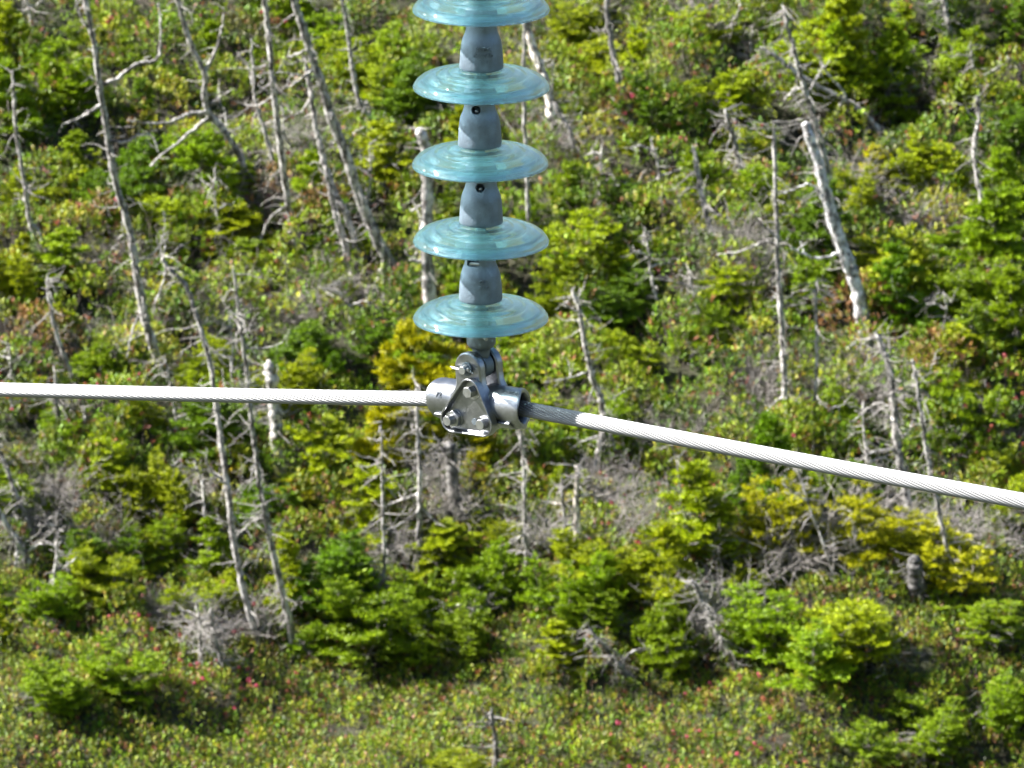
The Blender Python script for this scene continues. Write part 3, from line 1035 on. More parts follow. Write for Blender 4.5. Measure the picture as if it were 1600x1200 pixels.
dead_tree('dark slanting dead bough at the upper right edge', [(1618, 152), (1600, 128), (1585, 105), (1572, 88)], 14, 10, [], 10, 0.6, name='leaning_branch', cat='dead branch')
dead_tree('thin pale stem at the top, towards the right edge', [(1500, 100), (1490, 70), (1480, 30), (1474, -10), (1470, -40)], 8, 6, [], 34)
dead_tree('thin grey crooked stem at right, above the conductor, beside yellow firs', [(1562, 428), (1546, 384), (1533, 310), (1522, 240), (1530, 180), (1524, 150)], 10, 5, [([(1532, 200), (1505, 165), (1470, 162)], 3)], 30)
dead_tree('short pale stem at the right edge, level with the lowest disc', [(1580, 480), (1570, 455), (1578, 425), (1584, 400)], 6, 4, [([(1572, 460), (1590, 450), (1610, 435)], 5)], 18)
dead_tree('thin slanting dead stem touching the left conductor from above, far left', [(120, 612), (110, 582), (96, 545), (84, 505), (76, 455), (74, 430)], 8, 5, [], 14)
dead_tree('dark upright stem just below the conductor, towards the left edge', [(94, 720), (92, 690), (90, 650), (88, 615), (86, 580)], 8, 6, [], 16, 0.6)
dead_tree('short pale stub just under the far left conductor', [(138, 670), (132, 645), (124, 618), (118, 600)], 6, 5, [], 6, 1.4)
dead_tree('short leaning white log at the top left', [(236, 46), (222, 28), (208, 10), (198, -6)], 10, 8, [], 6, 1.6, name='leaning_log', cat='dead log')
dead_tree('thin pale stem at the top left corner', [(54, 70), (50, 45), (45, 15), (38, -15)], 6, 4, [([(46, 10), (58, 8), (70, -8)], 4)], 8, 1.2)
dead_tree('pale twiggy stem left of the long thin trunks, low in the picture', [(316, 1040), (312, 1000), (311, 970), (308, 940)], 6, 4, [], 22, 1.2)
dead_tree('dark twiggy stem between the two long thin trunk feet', [(350, 1052), (342, 1025), (333, 985), (330, 950)], 9, 5, [([(344, 1030), (335, 1042), (326, 1055)], 4)], 30, 0.8)
dead_tree('short dark snag rising from the bottom edge, below the clamp', [(780, 1215), (776, 1180), (772, 1140), (768, 1105)], 12, 5, [([(772, 1140), (760, 1120), (752, 1105)], 4)], 16, 0.35)
dead_tree('grey leaning stem with pale flaking bark, above the fourth disc at right', [(1168, 312), (1162, 280), (1152, 240), (1142, 205), (1132, 170)], 12, 6, [([(1158, 270), (1135, 262), (1122, 285)], 4)], 34, 0.95)
dead_tree('arching dead bough across twigs at the top, right of middle', [(1180, 95), (1168, 88), (1130, 86), (1095, 88), (1078, 78), (1076, 62)], 7, 4, [([(1172, 88), (1174, 65), (1176, 40)], 7), ([(1150, 87), (1130, 60), (1150, 25), (1158, 5)], 4), ([(1130, 86), (1138, 50), (1120, 35)], 3)], 40, 1.2, name='leaning_branch', cat='dead branch')
dead_tree('short thin stem well below the right end of the conductor', [(1346, 905), (1340, 870), (1336, 838), (1330, 800)], 7, 5, [], 22, 0.8)
dead_tree('pale fallen limb lying below the stump at lower right', [(1600, 900), (1560, 912), (1520, 918), (1490, 926)], 7, 5, [], 20, 1.3, name='fallen_branch', cat='dead branch', lean=0)
dead_tree('bleached fallen branch below the clamp, among dark shrubs', [(762, 972), (748, 962), (730, 950), (712, 944)], 8, 5, [], 8, 1.3, name='fallen_branch', cat='dead branch', lean=0)
dead_tree('short white log among the shrubs, left end of the bright foot of twigs', [(545, 968), (525, 966), (505, 964), (490, 966)], 7, 5, [], 10, 1.4, name='fallen_branch', cat='dead branch', lean=0)
dead_tree('thin bleached stick lying towards the lower left corner', [(104, 996), (92, 988), (82, 980), (74, 974)], 6, 5, [], 4, 1.5, name='fallen_branch', cat='dead branch', lean=0)

# thin bare stems between the named ones
rs_ = random.Random(21)
stem_items = []
used = []
while len(stem_items) < 26:
    px, py = rs_.uniform(20, 1590), rs_.uniform(120, 960)
    if any(abs(px - a) < 40 and abs(py - b) < 120 for a, b in used) or 640 < px < 870: continue
    used.append((px, py))
    hp = rs_.uniform(70, 190)
    ln_ = rs_.uniform(-0.35, 0.08)
    pts = [(px + ln_ * hp * f + rs_.uniform(-4, 4), py - hp * f) for f in (0, 0.25, 0.5, 0.75, 1.0)]
    wd = rs_.uniform(4, 7)
    brs = [([(px + ln_ * hp * f, py - hp * f), (px + ln_ * hp * f + q * 0.5, py - hp * f - 8), (px + ln_ * hp * f + q, py - hp * f - rs_.uniform(-10, 25))], 3.5)
           for f, q in ((rs_.uniform(0.3, 0.6), rs_.uniform(25, 60)), (rs_.uniform(0.5, 0.9), -rs_.uniform(25, 60)))]
    o = dead_tree('x', pts, wd, 2.5, brs, 14, rs_.uniform(0.8, 1.4), tl=0.24)
    stem_items.append((o, px, f"thin bare dead stem {row_of(px, py - hp / 2)}, {col_of(px)}"))
settle_labels(stem_items)

# ------------------------------------------------------------------ living firs
CORE = {}


def needles(mb, S0, S1, tipf, dens, nl, rng, c_old, c_new):
    """needle triangles along twig pieces S0-S1"""
    D = S1 - S0
    ln = np.linalg.norm(D, axis=1)
    cnt = np.maximum(1, (ln * dens).astype(int))
    idx = np.repeat(np.arange(len(S0)), cnt)
    t = rng.uniform(0, 1, len(idx))
    Pn = S0[idx] + D[idx] * t[:, None]
    T = D[idx] / ln[idx][:, None]
    r = rng.normal(0, 1, (len(idx), 3))
    r -= (r * T).sum(1)[:, None] * T
    r /= np.linalg.norm(r, axis=1)[:, None] + 1e-9
    d = T * rng.uniform(0.35, 0.8, len(idx))[:, None] + r * 0.75 + np.array([0, 0, 0.28])
    d /= np.linalg.norm(d, axis=1)[:, None]
    L = nl * rng.uniform(0.7, 1.25, len(idx))
    s = np.cross(d, r + rng.normal(0, 0.6, r.shape))
    s /= np.linalg.norm(s, axis=1)[:, None] + 1e-9
    wd = (nl * 0.14)
    V = np.stack([Pn - s * wd, Pn + s * wd, Pn + d * L[:, None]], 1).reshape(-1, 3)
    F = np.arange(len(V)).reshape(-1, 3)
    f = np.clip(tipf[idx] * 0.75 + rng.normal(0.12, 0.2, len(idx)), 0, 1)[:, None]
    c = (np.array(c_old) * (1 - f) + np.array(c_new) * f) * rng.uniform(0.75, 1.25, (len(idx), 1))
    mb.add(V, F, np.repeat(c, 3, 0))


def fir_axis(rng, org, H, R, gap, nb, rise, start, power, segs, wood, lean=0.06):
    ld = rng.normal(0, lean, 2)
    hs = []
    h = start * H
    while h < H * 0.97:
        hs.append(h)
        h += gap * rng.uniform(0.7, 1.35)
    stem = lambda h: org + np.array([ld[0] * h + 0.02 * math.sin(h * 7), ld[1] * h, h])
    wood.append((np.array([stem(x) for x in np.linspace(0, H, 8)]), 0.009 * H + 0.004, 0.0025))
    top = np.array([stem(H * 0.9), stem(H)])
    segs.append((top[0], top[1], 0.8))
    for h in hs:
        t = (h - start * H) / (H * (1 - start))
        Lm = R * (max(0.0, 1 - t) ** power + 0.10)
        a0 = rng.uniform(0, 6.28)
        for b in range(nb):
            if rng.uniform() < 0.14: continue
            az = a0 + b * 6.283 / nb + rng.normal(0, 0.25)
            L = Lm * rng.uniform(0.5, 1.2)
            dirv = np.array([math.cos(az), math.sin(az), rise + rng.normal(0, 0.12)])
            dirv /= np.linalg.norm(dirv)
            side = np.array([-math.sin(az), math.cos(az), 0])
            n = max(3, int(L / 0.035))
            p = stem(h + rng.normal(0, gap * 0.25))
            pts = [p]
            dv = dirv.copy()
            for k in range(n):
                dv = dv + rng.normal(0, 0.07, 3) + np.array([0, 0, 0.05 if k > n * 0.5 else -0.03])
                dv /= np.linalg.norm(dv)
                pts.append(pts[-1] + dv * L / n)
            pts = np.array(pts)
            wood.append((pts, 0.0035, 0.0012))
            for k in range(n):
                fr = (k + 1) / n
                if fr > 0.25: segs.append((pts[k], pts[k + 1], fr * 0.8))
                if fr > 0.15:
                    for sgn in (-1, 1):
                        l2 = min(0.16, 0.42 * (1 - fr) * L + 0.035) * rng.uniform(0.6, 1.2)
                        d2 = dv * 0.75 + side * sgn * 0.8 + np.array([0, 0, rng.normal(0.06, 0.12)])
                        d2 /= np.linalg.norm(d2)
                        q0 = pts[k + 1]
                        q1 = q0 + d2 * l2 * 0.5
                        q2 = q0 + d2 * l2 + np.array([0, 0, rng.normal(0.004, 0.012)])
                        segs.append((q0, q1, fr * 0.4))
                        segs.append((q1, q2, 0.45 + fr * 0.5))


def make_fir(seed, kind):
    rng = np.random.default_rng(seed)
    segs, wood = [], []
    if kind == 'A':      # single pointed crown, 1 m
        fir_axis(rng, np.zeros(3), 1.0, 0.36, 0.075, 5, 0.25, 0.12, 0.8, segs, wood)
    elif kind == 'C':    # tiered, wide flat sprays, 1 m
        fir_axis(rng, np.zeros(3), 1.0, 0.62, 0.13, 6, 0.06, 0.10, 0.6, segs, wood)
    else:                # several leaders matted together, 1 m high
        for k in range(5):
            o_ = np.array([rng.normal(0, 0.30), rng.normal(0, 0.30), 0])
            hh = rng.uniform(0.55, 1.0)
            fir_axis(rng, o_, hh, 0.34 * rng.uniform(0.8, 1.3), 0.095, 5, 0.35, 0.15, 0.55, segs, wood, 0.18)
    S0 = np.array([s[0] for s in segs])
    S1 = np.array([s[1] for s in segs])
    tf = np.array([s[2] for s in segs])
    mb = MB()
    tot = np.linalg.norm(S1 - S0, axis=1).sum()
    dens = min(420, 30000 / tot)
    needles(mb, S0, S1, tf, dens, 0.048, rng, (0.038, 0.082, 0.004), (0.40, 0.51, 0.006))
    crown = mb.mesh('crown', M_NEEDLE)
    mb = MB()
    for pts, r0, r1 in wood[:400]:
        tube(mb, pts, np.linspace(r0, r1, len(pts)), 4, cap=False)
    trunk = mb.mesh('trunk', M_BARK, True)
    mb = MB()
    for _ in range(44):
        az = rng.uniform(0, 6.28)
        h = rng.uniform(0.02, 0.42)
        rad = 0.0 if kind != 'B' else rng.uniform(0, 0.3)
        a2 = rng.uniform(0, 6.28)
        t1 = twig_path([rad * math.cos(a2), rad * math.sin(a2), h], [math.cos(az), math.sin(az), rng.uniform(-0.3, 0.5)], rng.uniform(0.2, 0.55), 6, 0.25, 0, rng)
        tube(mb, t1, np.linspace(0.005, 0.0014, 7), 3, cap=False)
        for _ in range(3):
            t2 = twig_path(t1[int(rng.integers(1, 6))], rng.normal(0, 1, 3), rng.uniform(0.06, 0.2), 4, 0.3, 0, rng)
            tube(mb, t2, np.linspace(0.003, 0.001, 5), 3, cap=False)
    tw_ = mb.mesh('dead_twigs', M_TWIG, True)
    return crown, trunk, tw_


PROTO = {'A': [make_fir(100 + i, 'A') for i in range(4)], 'B': [make_fir(200 + i, 'B') for i in range(6)], 'C': [make_fir(300 + i, 'C') for i in range(3)]}
TINT = {'y': (1.25, 1.15, 0.9), 'g': (0.90, 1.0, 1.0), 'd': (0.50, 0.68, 0.95), 'o': (1.55, 1.15, 0.75)}
TINTW = {'y': 'yellow-green', 'g': 'green', 'd': 'dark green', 'o': 'golden-yellow'}
FIRS = """20,115,115,80,A,y 75,155,95,115,B,g 170,85,75,95,B,g 35,195,65,70,B,y 110,180,75,110,B,g 108,285,85,70,A,g 150,300,65,115,B,y 40,340,85,95,B,y
270,140,55,70,B,g 240,310,105,120,B,d 330,250,65,70,B,g 285,360,60,110,B,y 355,375,60,120,C,y 372,308,55,70,A,g 90,445,95,100,A,g 88,520,65,95,B,y
270,515,85,70,A,g 385,418,45,110,C,g 490,345,115,80,A,g 530,66,65,105,B,g 562,140,95,125,B,y 632,98,75,115,B,g 612,280,95,105,A,y 648,468,55,70,B,d
470,575,75,125,B,d 600,548,62,85,B,d 636,720,215,180,C,o 300,612,52,70,B,y 342,570,60,70,B,y 220,575,55,90,B,d 130,590,60,80,B,g 450,100,60,80,B,g
330,60,60,80,B,g 880,66,75,115,B,y 935,138,75,165,C,y 972,212,95,120,B,d 880,196,55,70,B,y 1010,240,45,70,B,y 1105,172,75,125,B,y 1195,46,65,145,B,y
1290,56,45,80,B,o 1400,116,65,105,B,g 1412,46,45,70,C,y 1380,292,68,66,A,o 1440,300,95,120,B,y 1500,138,95,105,B,g 1560,206,85,90,B,g 1560,300,65,80,B,g
1400,452,95,170,B,y 1502,480,75,95,B,g 1022,408,55,95,B,g 930,512,75,130,B,d 842,552,62,90,B,y 882,592,62,105,B,g 972,572,55,85,B,y 1092,552,85,110,B,g
1140,470,55,105,C,y 1262,480,85,90,B,g 1490,606,95,140,A,y 1040,60,60,80,B,d 1180,260,60,90,B,y 1330,330,70,80,B,y 150,752,85,105,B,y 240,800,95,110,B,y
335,895,85,72,A,g 135,880,62,80,B,d 262,860,62,70,B,g 160,912,75,115,B,y 432,834,85,95,B,d 468,790,50,75,C,o 505,752,95,130,C,y 572,812,85,120,C,y
540,935,105,140,B,d 690,868,52,120,C,y 660,972,82,105,B,g 762,942,105,115,B,g 782,862,55,85,B,y 310,952,62,85,B,y 372,945,62,70,B,y 170,1070,70,120,B,g
40,1095,65,105,B,g 480,1012,45,70,B,g 640,1022,60,70,B,g 740,1205,45,95,B,y 872,668,55,105,B,y 850,740,60,80,B,g 985,655,55,75,B,y 882,772,55,60,B,y
1088,868,140,135,A,y 1160,800,85,60,A,d 1236,858,130,150,B,o 930,895,85,130,B,y 1440,902,88,165,B,o 1310,668,85,90,B,g 1270,705,85,90,B,g 1485,706,135,130,B,g
1530,756,65,95,B,y 1590,746,65,60,B,y 1160,925,45,60,B,y 880,1032,65,78,A,y 1060,1034,105,110,B,g 1205,1012,105,160,B,g 1292,992,65,85,B,y 1380,1022,95,160,B,y
1542,992,60,115,B,g 960,985,70,100,B,g 1440,1165,75,140,B,g 1562,1132,95,110,B,g 1010,920,60,90,B,y 750,740,70,90,C,o 720,1010,60,90,B,g 1340,760,60,90,B,d
60,960,70,100,B,g 110,700,70,90,B,g 30,640,60,80,B,y 200,660,50,80,B,y 950,330,55,80,B,d 1000,470,60,90,B,d 1590,60,80,90,B,d 1540,560,70,90,B,d""".split()
BRUSH = """1300,865,130,150 1230,890,100,130 1360,800,90,120 1390,850,80,110 1150,400,90,130 1190,430,70,110 1080,60,90,130 1150,60,80,110 540,470,80,130 480,500,80,120 360,480,90,110 345,520,70,90
60,290,60,80 190,400,60,90 230,520,80,90 150,560,70,100 30,560,70,90 1420,350,70,110 1480,330,60,100 1340,300,80,100 1560,700,80,110 1500,850,90,130 1560,860,80,120 1140,960,90,110
1120,1000,70,100 960,780,80,110 1000,830,80,110 850,850,80,100 700,810,90,110 680,760,80,100 620,860,70,90 320,1000,80,110 390,980,70,100 90,780,80,110 60,830,70,90 300,790,70,80
170,850,70,90 1290,1020,60,90 860,240,80,110 1460,150,70,90 1210,660,110,110 1190,600,90,100 1330,620,80,90 1400,640,80,100 1070,700,70,110 1000,700,70,100 480,240,70,80 420,330,70,90 260,960,50,80 930,770,60,70""".split()
rf = random.Random(5)
BXY = [tuple(float(v) for v in q.split(',')[:2]) for q in BRUSH]
KEEP_CLEAR = [(390, 475, 600, 800), (1075, 1150, 380, 470), (540, 650, 440, 530), (1240, 1420, 540, 600), (930, 1010, 210, 280)]
pos_ = [(float(q.split(',')[0]), float(q.split(',')[1])) for q in FIRS]
tries = 0
while len(FIRS) < 180 and tries < 4000:
    tries += 1
    px, py = rf.uniform(-60, 1660), rf.uniform(60, 1010)
    if min((px - a) ** 2 + (1.4 * (py - b)) ** 2 for a, b in pos_) < 52 ** 2: continue
    if 1290 < px < 1380 and 230 < py < 560: continue
    if any(a < px < b and c < py < d for a, b, c, d in KEEP_CLEAR): continue
    if min((px - a) ** 2 + (py - b - 30) ** 2 for a, b in BXY) < 62 ** 2: continue
    hp = rf.uniform(55, 120)
    pos_.append((px, py))
    kd = rf.choice('AAABBBC')
    wd_ = hp * rf.uniform(0.8, 1.5)
    if kd == 'A':
        hp *= rf.uniform(1.0, 1.6)
        wd_ = hp * rf.uniform(0.45, 0.8)
    FIRS.append(f"{px:.0f},{py:.0f},{hp:.0f},{wd_:.0f},{kd},{rf.choice('yyggddg')}")
fir_items = []
cover_mask = []
for i, s in enumerate(FIRS):
    a_ = s.split(',')
    px, py, hp, wp = (float(q) for q in a_[:4])
    kind, tn = a_[4], a_[5]
    g = ground_at(px, min(py + 12, 1260))
    dist = (g - CAM).dot(FWD)
    hh = (hp + 14) * PXM * dist / math.cos(TH)
    natw = {'A': 0.70, 'B': 1.15, 'C': 1.15}[kind]
    ww = wp * 1.2 * PXM * dist / natw
    root = empty('fir_tree', g - Vector((0, 0, 0.03)))
    root.rotation_euler = (random.uniform(-0.08, 0.08), random.uniform(-0.08, 0.08), random.uniform(0, 6.28))
    root.scale = (ww, ww, hh)
    me = random.choice(PROTO[kind])
    t_ = TINT[tn]
    jit = random.uniform(0.88, 1.12)
    c = link('crown', me[0], root)
    c.color = (t_[0] * jit, t_[1] * jit * random.uniform(0.95, 1.05), t_[2], 1)
    b = link('trunk', me[1], root)
    b.color = (0.8, 0.75, 0.7, 1)
    d_ = link('dead_twigs', me[2], root)
    d_.color = (1.0, 1.0, 1.0, 1)
    tag(d_, kind='stuff')
    tag(root, None, 'fir tree', 'stunted firs on the slope')
    shape = {'A': 'pointed fir', 'B': 'bushy fir', 'C': 'flat-tiered fir'}[kind]
    size = 'small' if hp < 62 else ('large' if hp > 100 else '')
    fir_items.append((root, px, ' '.join(f"{size} {TINTW[tn]} {shape} {row_of(px, py - hp / 2)}, {col_of(px)}".split())))
    cover_mask.append((g.x, g.y, ww * 0.5))
settle_labels(fir_items)

# ------------------------------------------------------------------ tangles of grey dead brushwood
def make_brush(seed):
    rng = np.random.default_rng(seed)
    mb = MB()
    for _ in range(70):
        a_ = rng.uniform(0, 6.28)
        r_ = rng.uniform(0, 0.35)
        az = rng.uniform(0, 6.28)
        t1 = twig_path([r_ * math.cos(a_), r_ * math.sin(a_), rng.uniform(-0.05, 0.15)], [math.cos(az) * 0.7, math.sin(az) * 0.7, rng.uniform(0.1, 1.4)], rng.uniform(0.35, 0.95), 8, 0.2, -0.05, rng)
        r0 = rng.uniform(0.004, 0.009)
        tube(mb, t1, np.linspace(r0, 0.0012, 9), 4, cap=False)
        for _ in range(5):
            t2 = twig_path(t1[int(rng.integers(2, 8))], rng.normal(0, 1, 3) + [0, 0, 0.2], rng.uniform(0.08, 0.3), 5, 0.28, -0.03, rng)
            tube(mb, t2, np.linspace(r0 * 0.5, 0.001, 6), 3, cap=False)
    return mb.mesh('dead_brush', M_TWIG, True)


BR = [make_brush(500 + i) for i in range(5)]
br_items = []
for i, s in enumerate(BRUSH):
    px, py, hp, wp = (float(q) for q in s.split(','))
    g = ground_at(px, py + 8)
    dist = (g - CAM).dot(FWD)
    o = link('dead_brush', BR[i % 5])
    o.location = g
    o.rotation_euler.z = random.uniform(0, 6.28)
    o.scale = (wp * PXM * dist / 0.85,) * 2 + (hp * 1.15 * PXM * dist / 0.72,)
    k = random.uniform(0.9, 1.25)
    o.color = (k, k * 0.98, k * 0.97, 1)
    tag(o, None, 'brushwood', 'tangles of dead brushwood')
    br_items.append((o, px, f"grey leafless brushwood tangle {row_of(px, py - hp / 2)}, {col_of(px)}"))
settle_labels(br_items)

# ------------------------------------------------------------------ low laurel heath that covers the ground
X0, X1, Y0, Y1, GS = -9.0, 9.0, 29.5, 47.0, 0.03
gnx, gny = int((X1 - X0) / GS), int((Y1 - Y0) / GS)
Hm = np.full((gny, gnx), 0.05, np.float32)
Cm = np.zeros((gny, gnx), np.int32)
nm = int((X1 - X0) * (Y1 - Y0) * 9.5)
mx_ = RNG.uniform(X0, X1, nm)
my_ = RNG.uniform(Y0, Y1, nm)
near = np.clip((35.3 - my_) / 1.6, 0, 1)
mr_ = RNG.uniform(0.16, 0.42, nm) * (1 - 0.50 * near)
patch = np.sin(mx_ * 1.1 + 2.0 * np.sin(my_ * 0.7)) + np.sin(my_ * 1.4 + mx_ * 0.5)
mh_ = RNG.uniform(0.12, 0.56, nm) * (1 + 0.15 * patch) * (1 - 0.55 * near)
for k in range(nm):
    j0 = max(0, int((mx_[k] - mr_[k] - X0) / GS)); j1 = min(gnx, int((mx_[k] + mr_[k] - X0) / GS) + 1)
    i0 = max(0, int((my_[k] - mr_[k] - Y0) / GS)); i1 = min(gny, int((my_[k] + mr_[k] - Y0) / GS) + 1)
    xx = X0 + (np.arange(j0, j1) + 0.5) * GS - mx_[k]
    yy = Y0 + (np.arange(i0, i1) + 0.5) * GS - my_[k]
    d2 = (xx[None] ** 2 + yy[:, None] ** 2) / mr_[k] ** 2
    h_ = mh_[k] * np.sqrt(np.clip(1 - d2, 0, 1))
    sub = Hm[i0:i1, j0:j1]
    m_ = h_ > sub
    sub[m_] = h_[m_]
    Cm[i0:i1, j0:j1][m_] = k
# colours of the mounds
PAL = np.array([(0.130, 0.215, 0.006), (0.220, 0.290, 0.008), (0.070, 0.130, 0.009), (0.310, 0.325, 0.018), (0.230, 0.125, 0.040), (0.170, 0.165, 0.045), (0.300, 0.120, 0.085)])
pw = np.array([0.38, 0.29, 0.21, 0.06, 0.025, 0.035, 0.0])
mc = PAL[RNG.choice(len(PAL), nm, p=pw / pw.sum())]
kind_bare = RNG.uniform(0, 1, nm) < 0.012


def sample_sprigs(n, xa, xb, ya, yb):
    x = RNG.uniform(xa, xb, n)
    y = RNG.uniform(ya, yb, n)
    j = np.clip(((x - X0) / GS).astype(int), 1, gnx - 2)
    i = np.clip(((y - Y0) / GS).astype(int), 1, gny - 2)
    h = Hm[i, j]
    gxn = (Hm[i, j + 1] - Hm[i, j - 1]) / (2 * GS)
    gyn = (Hm[i + 1, j] - Hm[i - 1, j]) / (2 * GS)
    N = np.stack([-np.clip(gxn, -1.5, 1.5), -np.clip(gyn, -1.5, 1.5), np.full(n, 1.6)], 1)
    N /= np.linalg.norm(N, axis=1)[:, None]
    return x, y, h, N, Cm[i, j]


def heath(mb, n, xa, xb, ya, yb, size=1.0, nleaf=8, quads=0.5):
    x, y, h, N, m_ = sample_sprigs(n, xa, xb, ya, yb)
    keep = ~(kind_bare[m_] & (RNG.uniform(0, 1, n) < 0.85))
    x, y, h, N, m_ = x[keep], y[keep], h[keep], N[keep], m_[keep]
    n = len(x)
    dep = RNG.uniform(0, 1, n) ** 2 * 0.14
    base = np.stack([x, y, terr(x, y) + np.maximum(h - dep, 0.02)], 1)
    ax = N + RNG.normal(0, 0.28, (n, 3)) + np.array([0, 0, 0.5])
    ax /= np.linalg.norm(ax, axis=1)[:, None]
    fin = np.clip((35.3 - y) / 1.6, 0, 1)
    own = PAL[RNG.choice(len(PAL), n, p=[0.24, 0.30, 0.10, 0.20, 0.07, 0.05, 0.04])]
    usep = (RNG.uniform(0, 1, n) < 0.25 + 0.6 * fin)[:, None]
    sc_ = np.where(usep, own, mc[m_]) * RNG.uniform(0.45, 1.5, (n, 1)) * (1 + RNG.normal(0, 0.08, (n, 3)))
    red = RNG.uniform(0, 1, n) < 0.05
    sc_[red] = np.array([0.24, 0.085, 0.035]) * RNG.uniform(0.7, 1.3, (red.sum(), 1))
    pale = RNG.uniform(0, 1, n) < 0.02
    sc_[pale] = np.array([0.30, 0.31, 0.06]) * RNG.uniform(0.8, 1.2, (pale.sum(), 1))
    idx = np.repeat(np.arange(n), nleaf)
    nl = len(idx)
    r = RNG.normal(0, 1, (nl, 3))
    A_ = ax[idx]
    r -= (r * A_).sum(1)[:, None] * A_
    r /= np.linalg.norm(r, axis=1)[:, None] + 1e-9
    d = A_ * RNG.uniform(0.3, 1.3, nl)[:, None] + r * 0.75
    d /= np.linalg.norm(d, axis=1)[:, None]
    s = np.cross(d, A_) + RNG.normal(0, 0.15, (nl, 3))
    s /= np.linalg.norm(s, axis=1)[:, None] + 1e-9
    nrm = np.cross(s, d)
    L = RNG.uniform(0.026, 0.050, nl)[:, None] * size * (1 - 0.22 * fin[idx][:, None])
    W_ = L * RNG.uniform(0.13, 0.20, nl)[:, None]
    b0 = base[idx] + A_ * RNG.uniform(-0.03, 0.02, nl)[:, None] + r * 0.004
    p0, p3 = b0, b0 + d * L
    md_ = b0 + d * L * 0.5 + nrm * L * 0.06
    c = sc_[idx] * RNG.uniform(0.8, 1.25, (nl, 1))
    h_ = int(nl * quads)
    pm = RNG.permutation(nl)
    q_, t_ = pm[:h_], pm[h_:]
    V = np.stack([p0, md_ + s * W_, p3, md_ - s * W_], 1)[q_].reshape(-1, 3)
    if len(V): mb.add(V, np.arange(len(V)).reshape(-1, 4), np.repeat(c[q_], 4, 0))
    V = np.stack([p0 + d * L * 0.15 + s * W_ * 0.9, p3, p0 + d * L * 0.3 - s * W_ * 0.9], 1)[t_].reshape(-1, 3)
    mb.add(V, np.arange(len(V)).reshape(-1, 3), np.repeat(c[t_], 3, 0))
    return base, m_


mb = MB()
cb, cm_ = heath(mb, 90000, -5.0, 5.0, 30.2, 44.2, 1.0)
heath(mb, 34000, -4.6, 4.6, 30.6, 35.0, 1.0)
heath(mb, 24000, -9.0, -5.0, 30.2, 46.0, 2.2, 5, 0)
heath(mb, 24000, 5.0, 9.0, 30.2, 46.0, 2.2, 5, 0)
cov = link('heath_leaves', mb.mesh('heath_leaves', M_LEAF))
tag(cov, 'low green, olive and reddish leafy heath covering the slope', 'heath', kind='stuff')
# thin bare stems standing among the leaves
mb = MB()
x, y, h, N, m_ = sample_sprigs(17000, -5.4, 5.4, 30.2, 44.4)
n = len(x)
L = np.minimum(h, 0.3)[:, None] + RNG.uniform(0.0, 0.10, (n, 1))
b0 = np.stack([x, y, terr(x, y) + np.maximum(h - 0.28, 0)], 1)
d = N * 0.5 + RNG.normal(0, 0.3, (n, 3)) + [0, 0, 0.6]
d /= np.linalg.norm(d, axis=1)[:, None]
s = np.cross(d, RNG.normal(0, 1, (n, 3)))
s /= np.linalg.norm(s, axis=1)[:, None]
s2 = np.cross(d, s)
r_ = 0.0020
tip = b0 + d * L
a1, a2, a3 = b0 + s * r_, b0 - s * r_ * 0.5 + s2 * r_ * 0.87, b0 - s * r_ * 0.5 - s2 * r_ * 0.87
V = np.stack([a1, a2, a3, tip], 1).reshape(-1, 3)
k4 = np.arange(n)[:, None] * 4
F = np.concatenate([k4 + [[0, 1, 3]], k4 + [[1, 2, 3]], k4 + [[2, 0, 3]]])
mb.add(V, F)
stems = link('heath_stems', mb.mesh('heath_stems', M_TWIG))
stems.color = (0.55, 0.47, 0.40, 1)
tag(stems, 'thin bare grey-brown stems standing among the heath leaves', 'stems', kind='stuff')

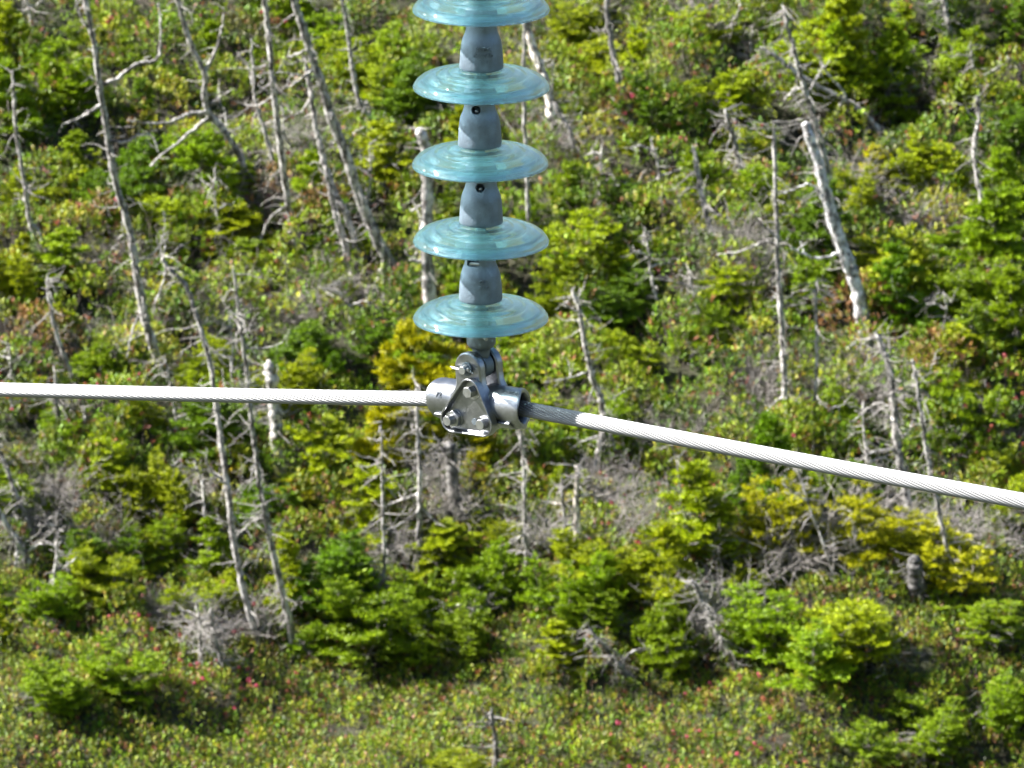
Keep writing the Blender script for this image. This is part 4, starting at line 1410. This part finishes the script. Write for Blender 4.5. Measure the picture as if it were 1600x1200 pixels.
# pink laurel flower heads
mb = MB()
pf = np.sin(cb[:, 0] * 1.7 + 1.3 * np.sin(cb[:, 1] * 0.9)) + np.sin(cb[:, 1] * 2.1 - cb[:, 0] * 0.8)
ok = np.where(pf > 0.7)[0]
wgt = np.where(cb[ok, 1] < 36.0, 3.0, 1.0) * np.where(cb[ok, 0] > 2.2, 1.8, 1.0)
pick = RNG.choice(ok, 620, replace=False, p=wgt / wgt.sum())
fl_c, fl_v = [], []
for k in pick:
    ctr = cb[k] + [0, 0, 0.035]
    col = np.array([(0.55, 0.085, 0.16), (0.46, 0.10, 0.12), (0.42, 0.13, 0.08)][int(RNG.choice(3, p=[0.45, 0.35, 0.2]))])
    q = 12
    dd = RNG.normal(0, 1, (q, 3))
    dd /= np.linalg.norm(dd, axis=1)[:, None]
    rr = RNG.uniform(0.010, 0.020)
    cc = ctr + dd * rr
    s = np.cross(dd, [0.3, 0.2, 1.0])
    s /= np.linalg.norm(s, axis=1)[:, None]
    t = np.cross(dd, s)
    e = 0.009
    V = np.stack([cc + s * e, cc + t * e, cc - s * e, cc - t * e], 1).reshape(-1, 3)
    mb.add(V, np.arange(4 * q).reshape(-1, 4), np.repeat(col * RNG.uniform(0.7, 1.3, (q, 1)), 4, 0))
fl = link('pink_flowers', mb.mesh('pink_flowers', M_PETAL))
tag(fl, 'small pink flower heads scattered among the heath', 'flowers', kind='stuff')

# the firs go on beyond both sides of the picture: one thinned-out mass
mb = MB()
for k in range(44):
    sd_ = -1 if k % 2 else 1
    fx, fy = sd_ * RNG.uniform(4.9, 8.8), RNG.uniform(32.5, 45.0)
    me = PROTO['ABBC'[k % 4]][k % 3][0]
    V = np.empty(len(me.vertices) * 3, np.float32)
    me.vertices.foreach_get('co', V)
    V = V.reshape(-1, 3, 3)[k % 4::4].copy()
    base = (V[:, 0] + V[:, 1]) / 2
    V = base[:, None] + (V - base[:, None]) * 1.7
    a_ = RNG.uniform(0, 6.28)
    ca, sa = math.cos(a_), math.sin(a_)
    sz = RNG.uniform(0.4, 0.75)
    W = V.reshape(-1, 3) * sz
    W = np.stack([W[:, 0] * ca - W[:, 1] * sa + fx, W[:, 0] * sa + W[:, 1] * ca + fy, W[:, 2] + float(terr(fx, fy))], 1)
    f_ = RNG.uniform(0, 1, (len(V), 1)) ** 1.5
    c_ = (np.array([(0.05, 0.09, 0.005)]) * (1 - f_) + np.array([(0.33, 0.40, 0.008)]) * f_) * RNG.uniform(0.7, 1.1)
    mb.add(W, np.arange(len(W)).reshape(-1, 3), np.repeat(c_, 3, 0))
th = link('fir_thicket', mb.mesh('fir_thicket', M_NEEDLE))
tag(th, 'fir thicket going on beyond both sides of the picture', 'thicket', kind='stuff')
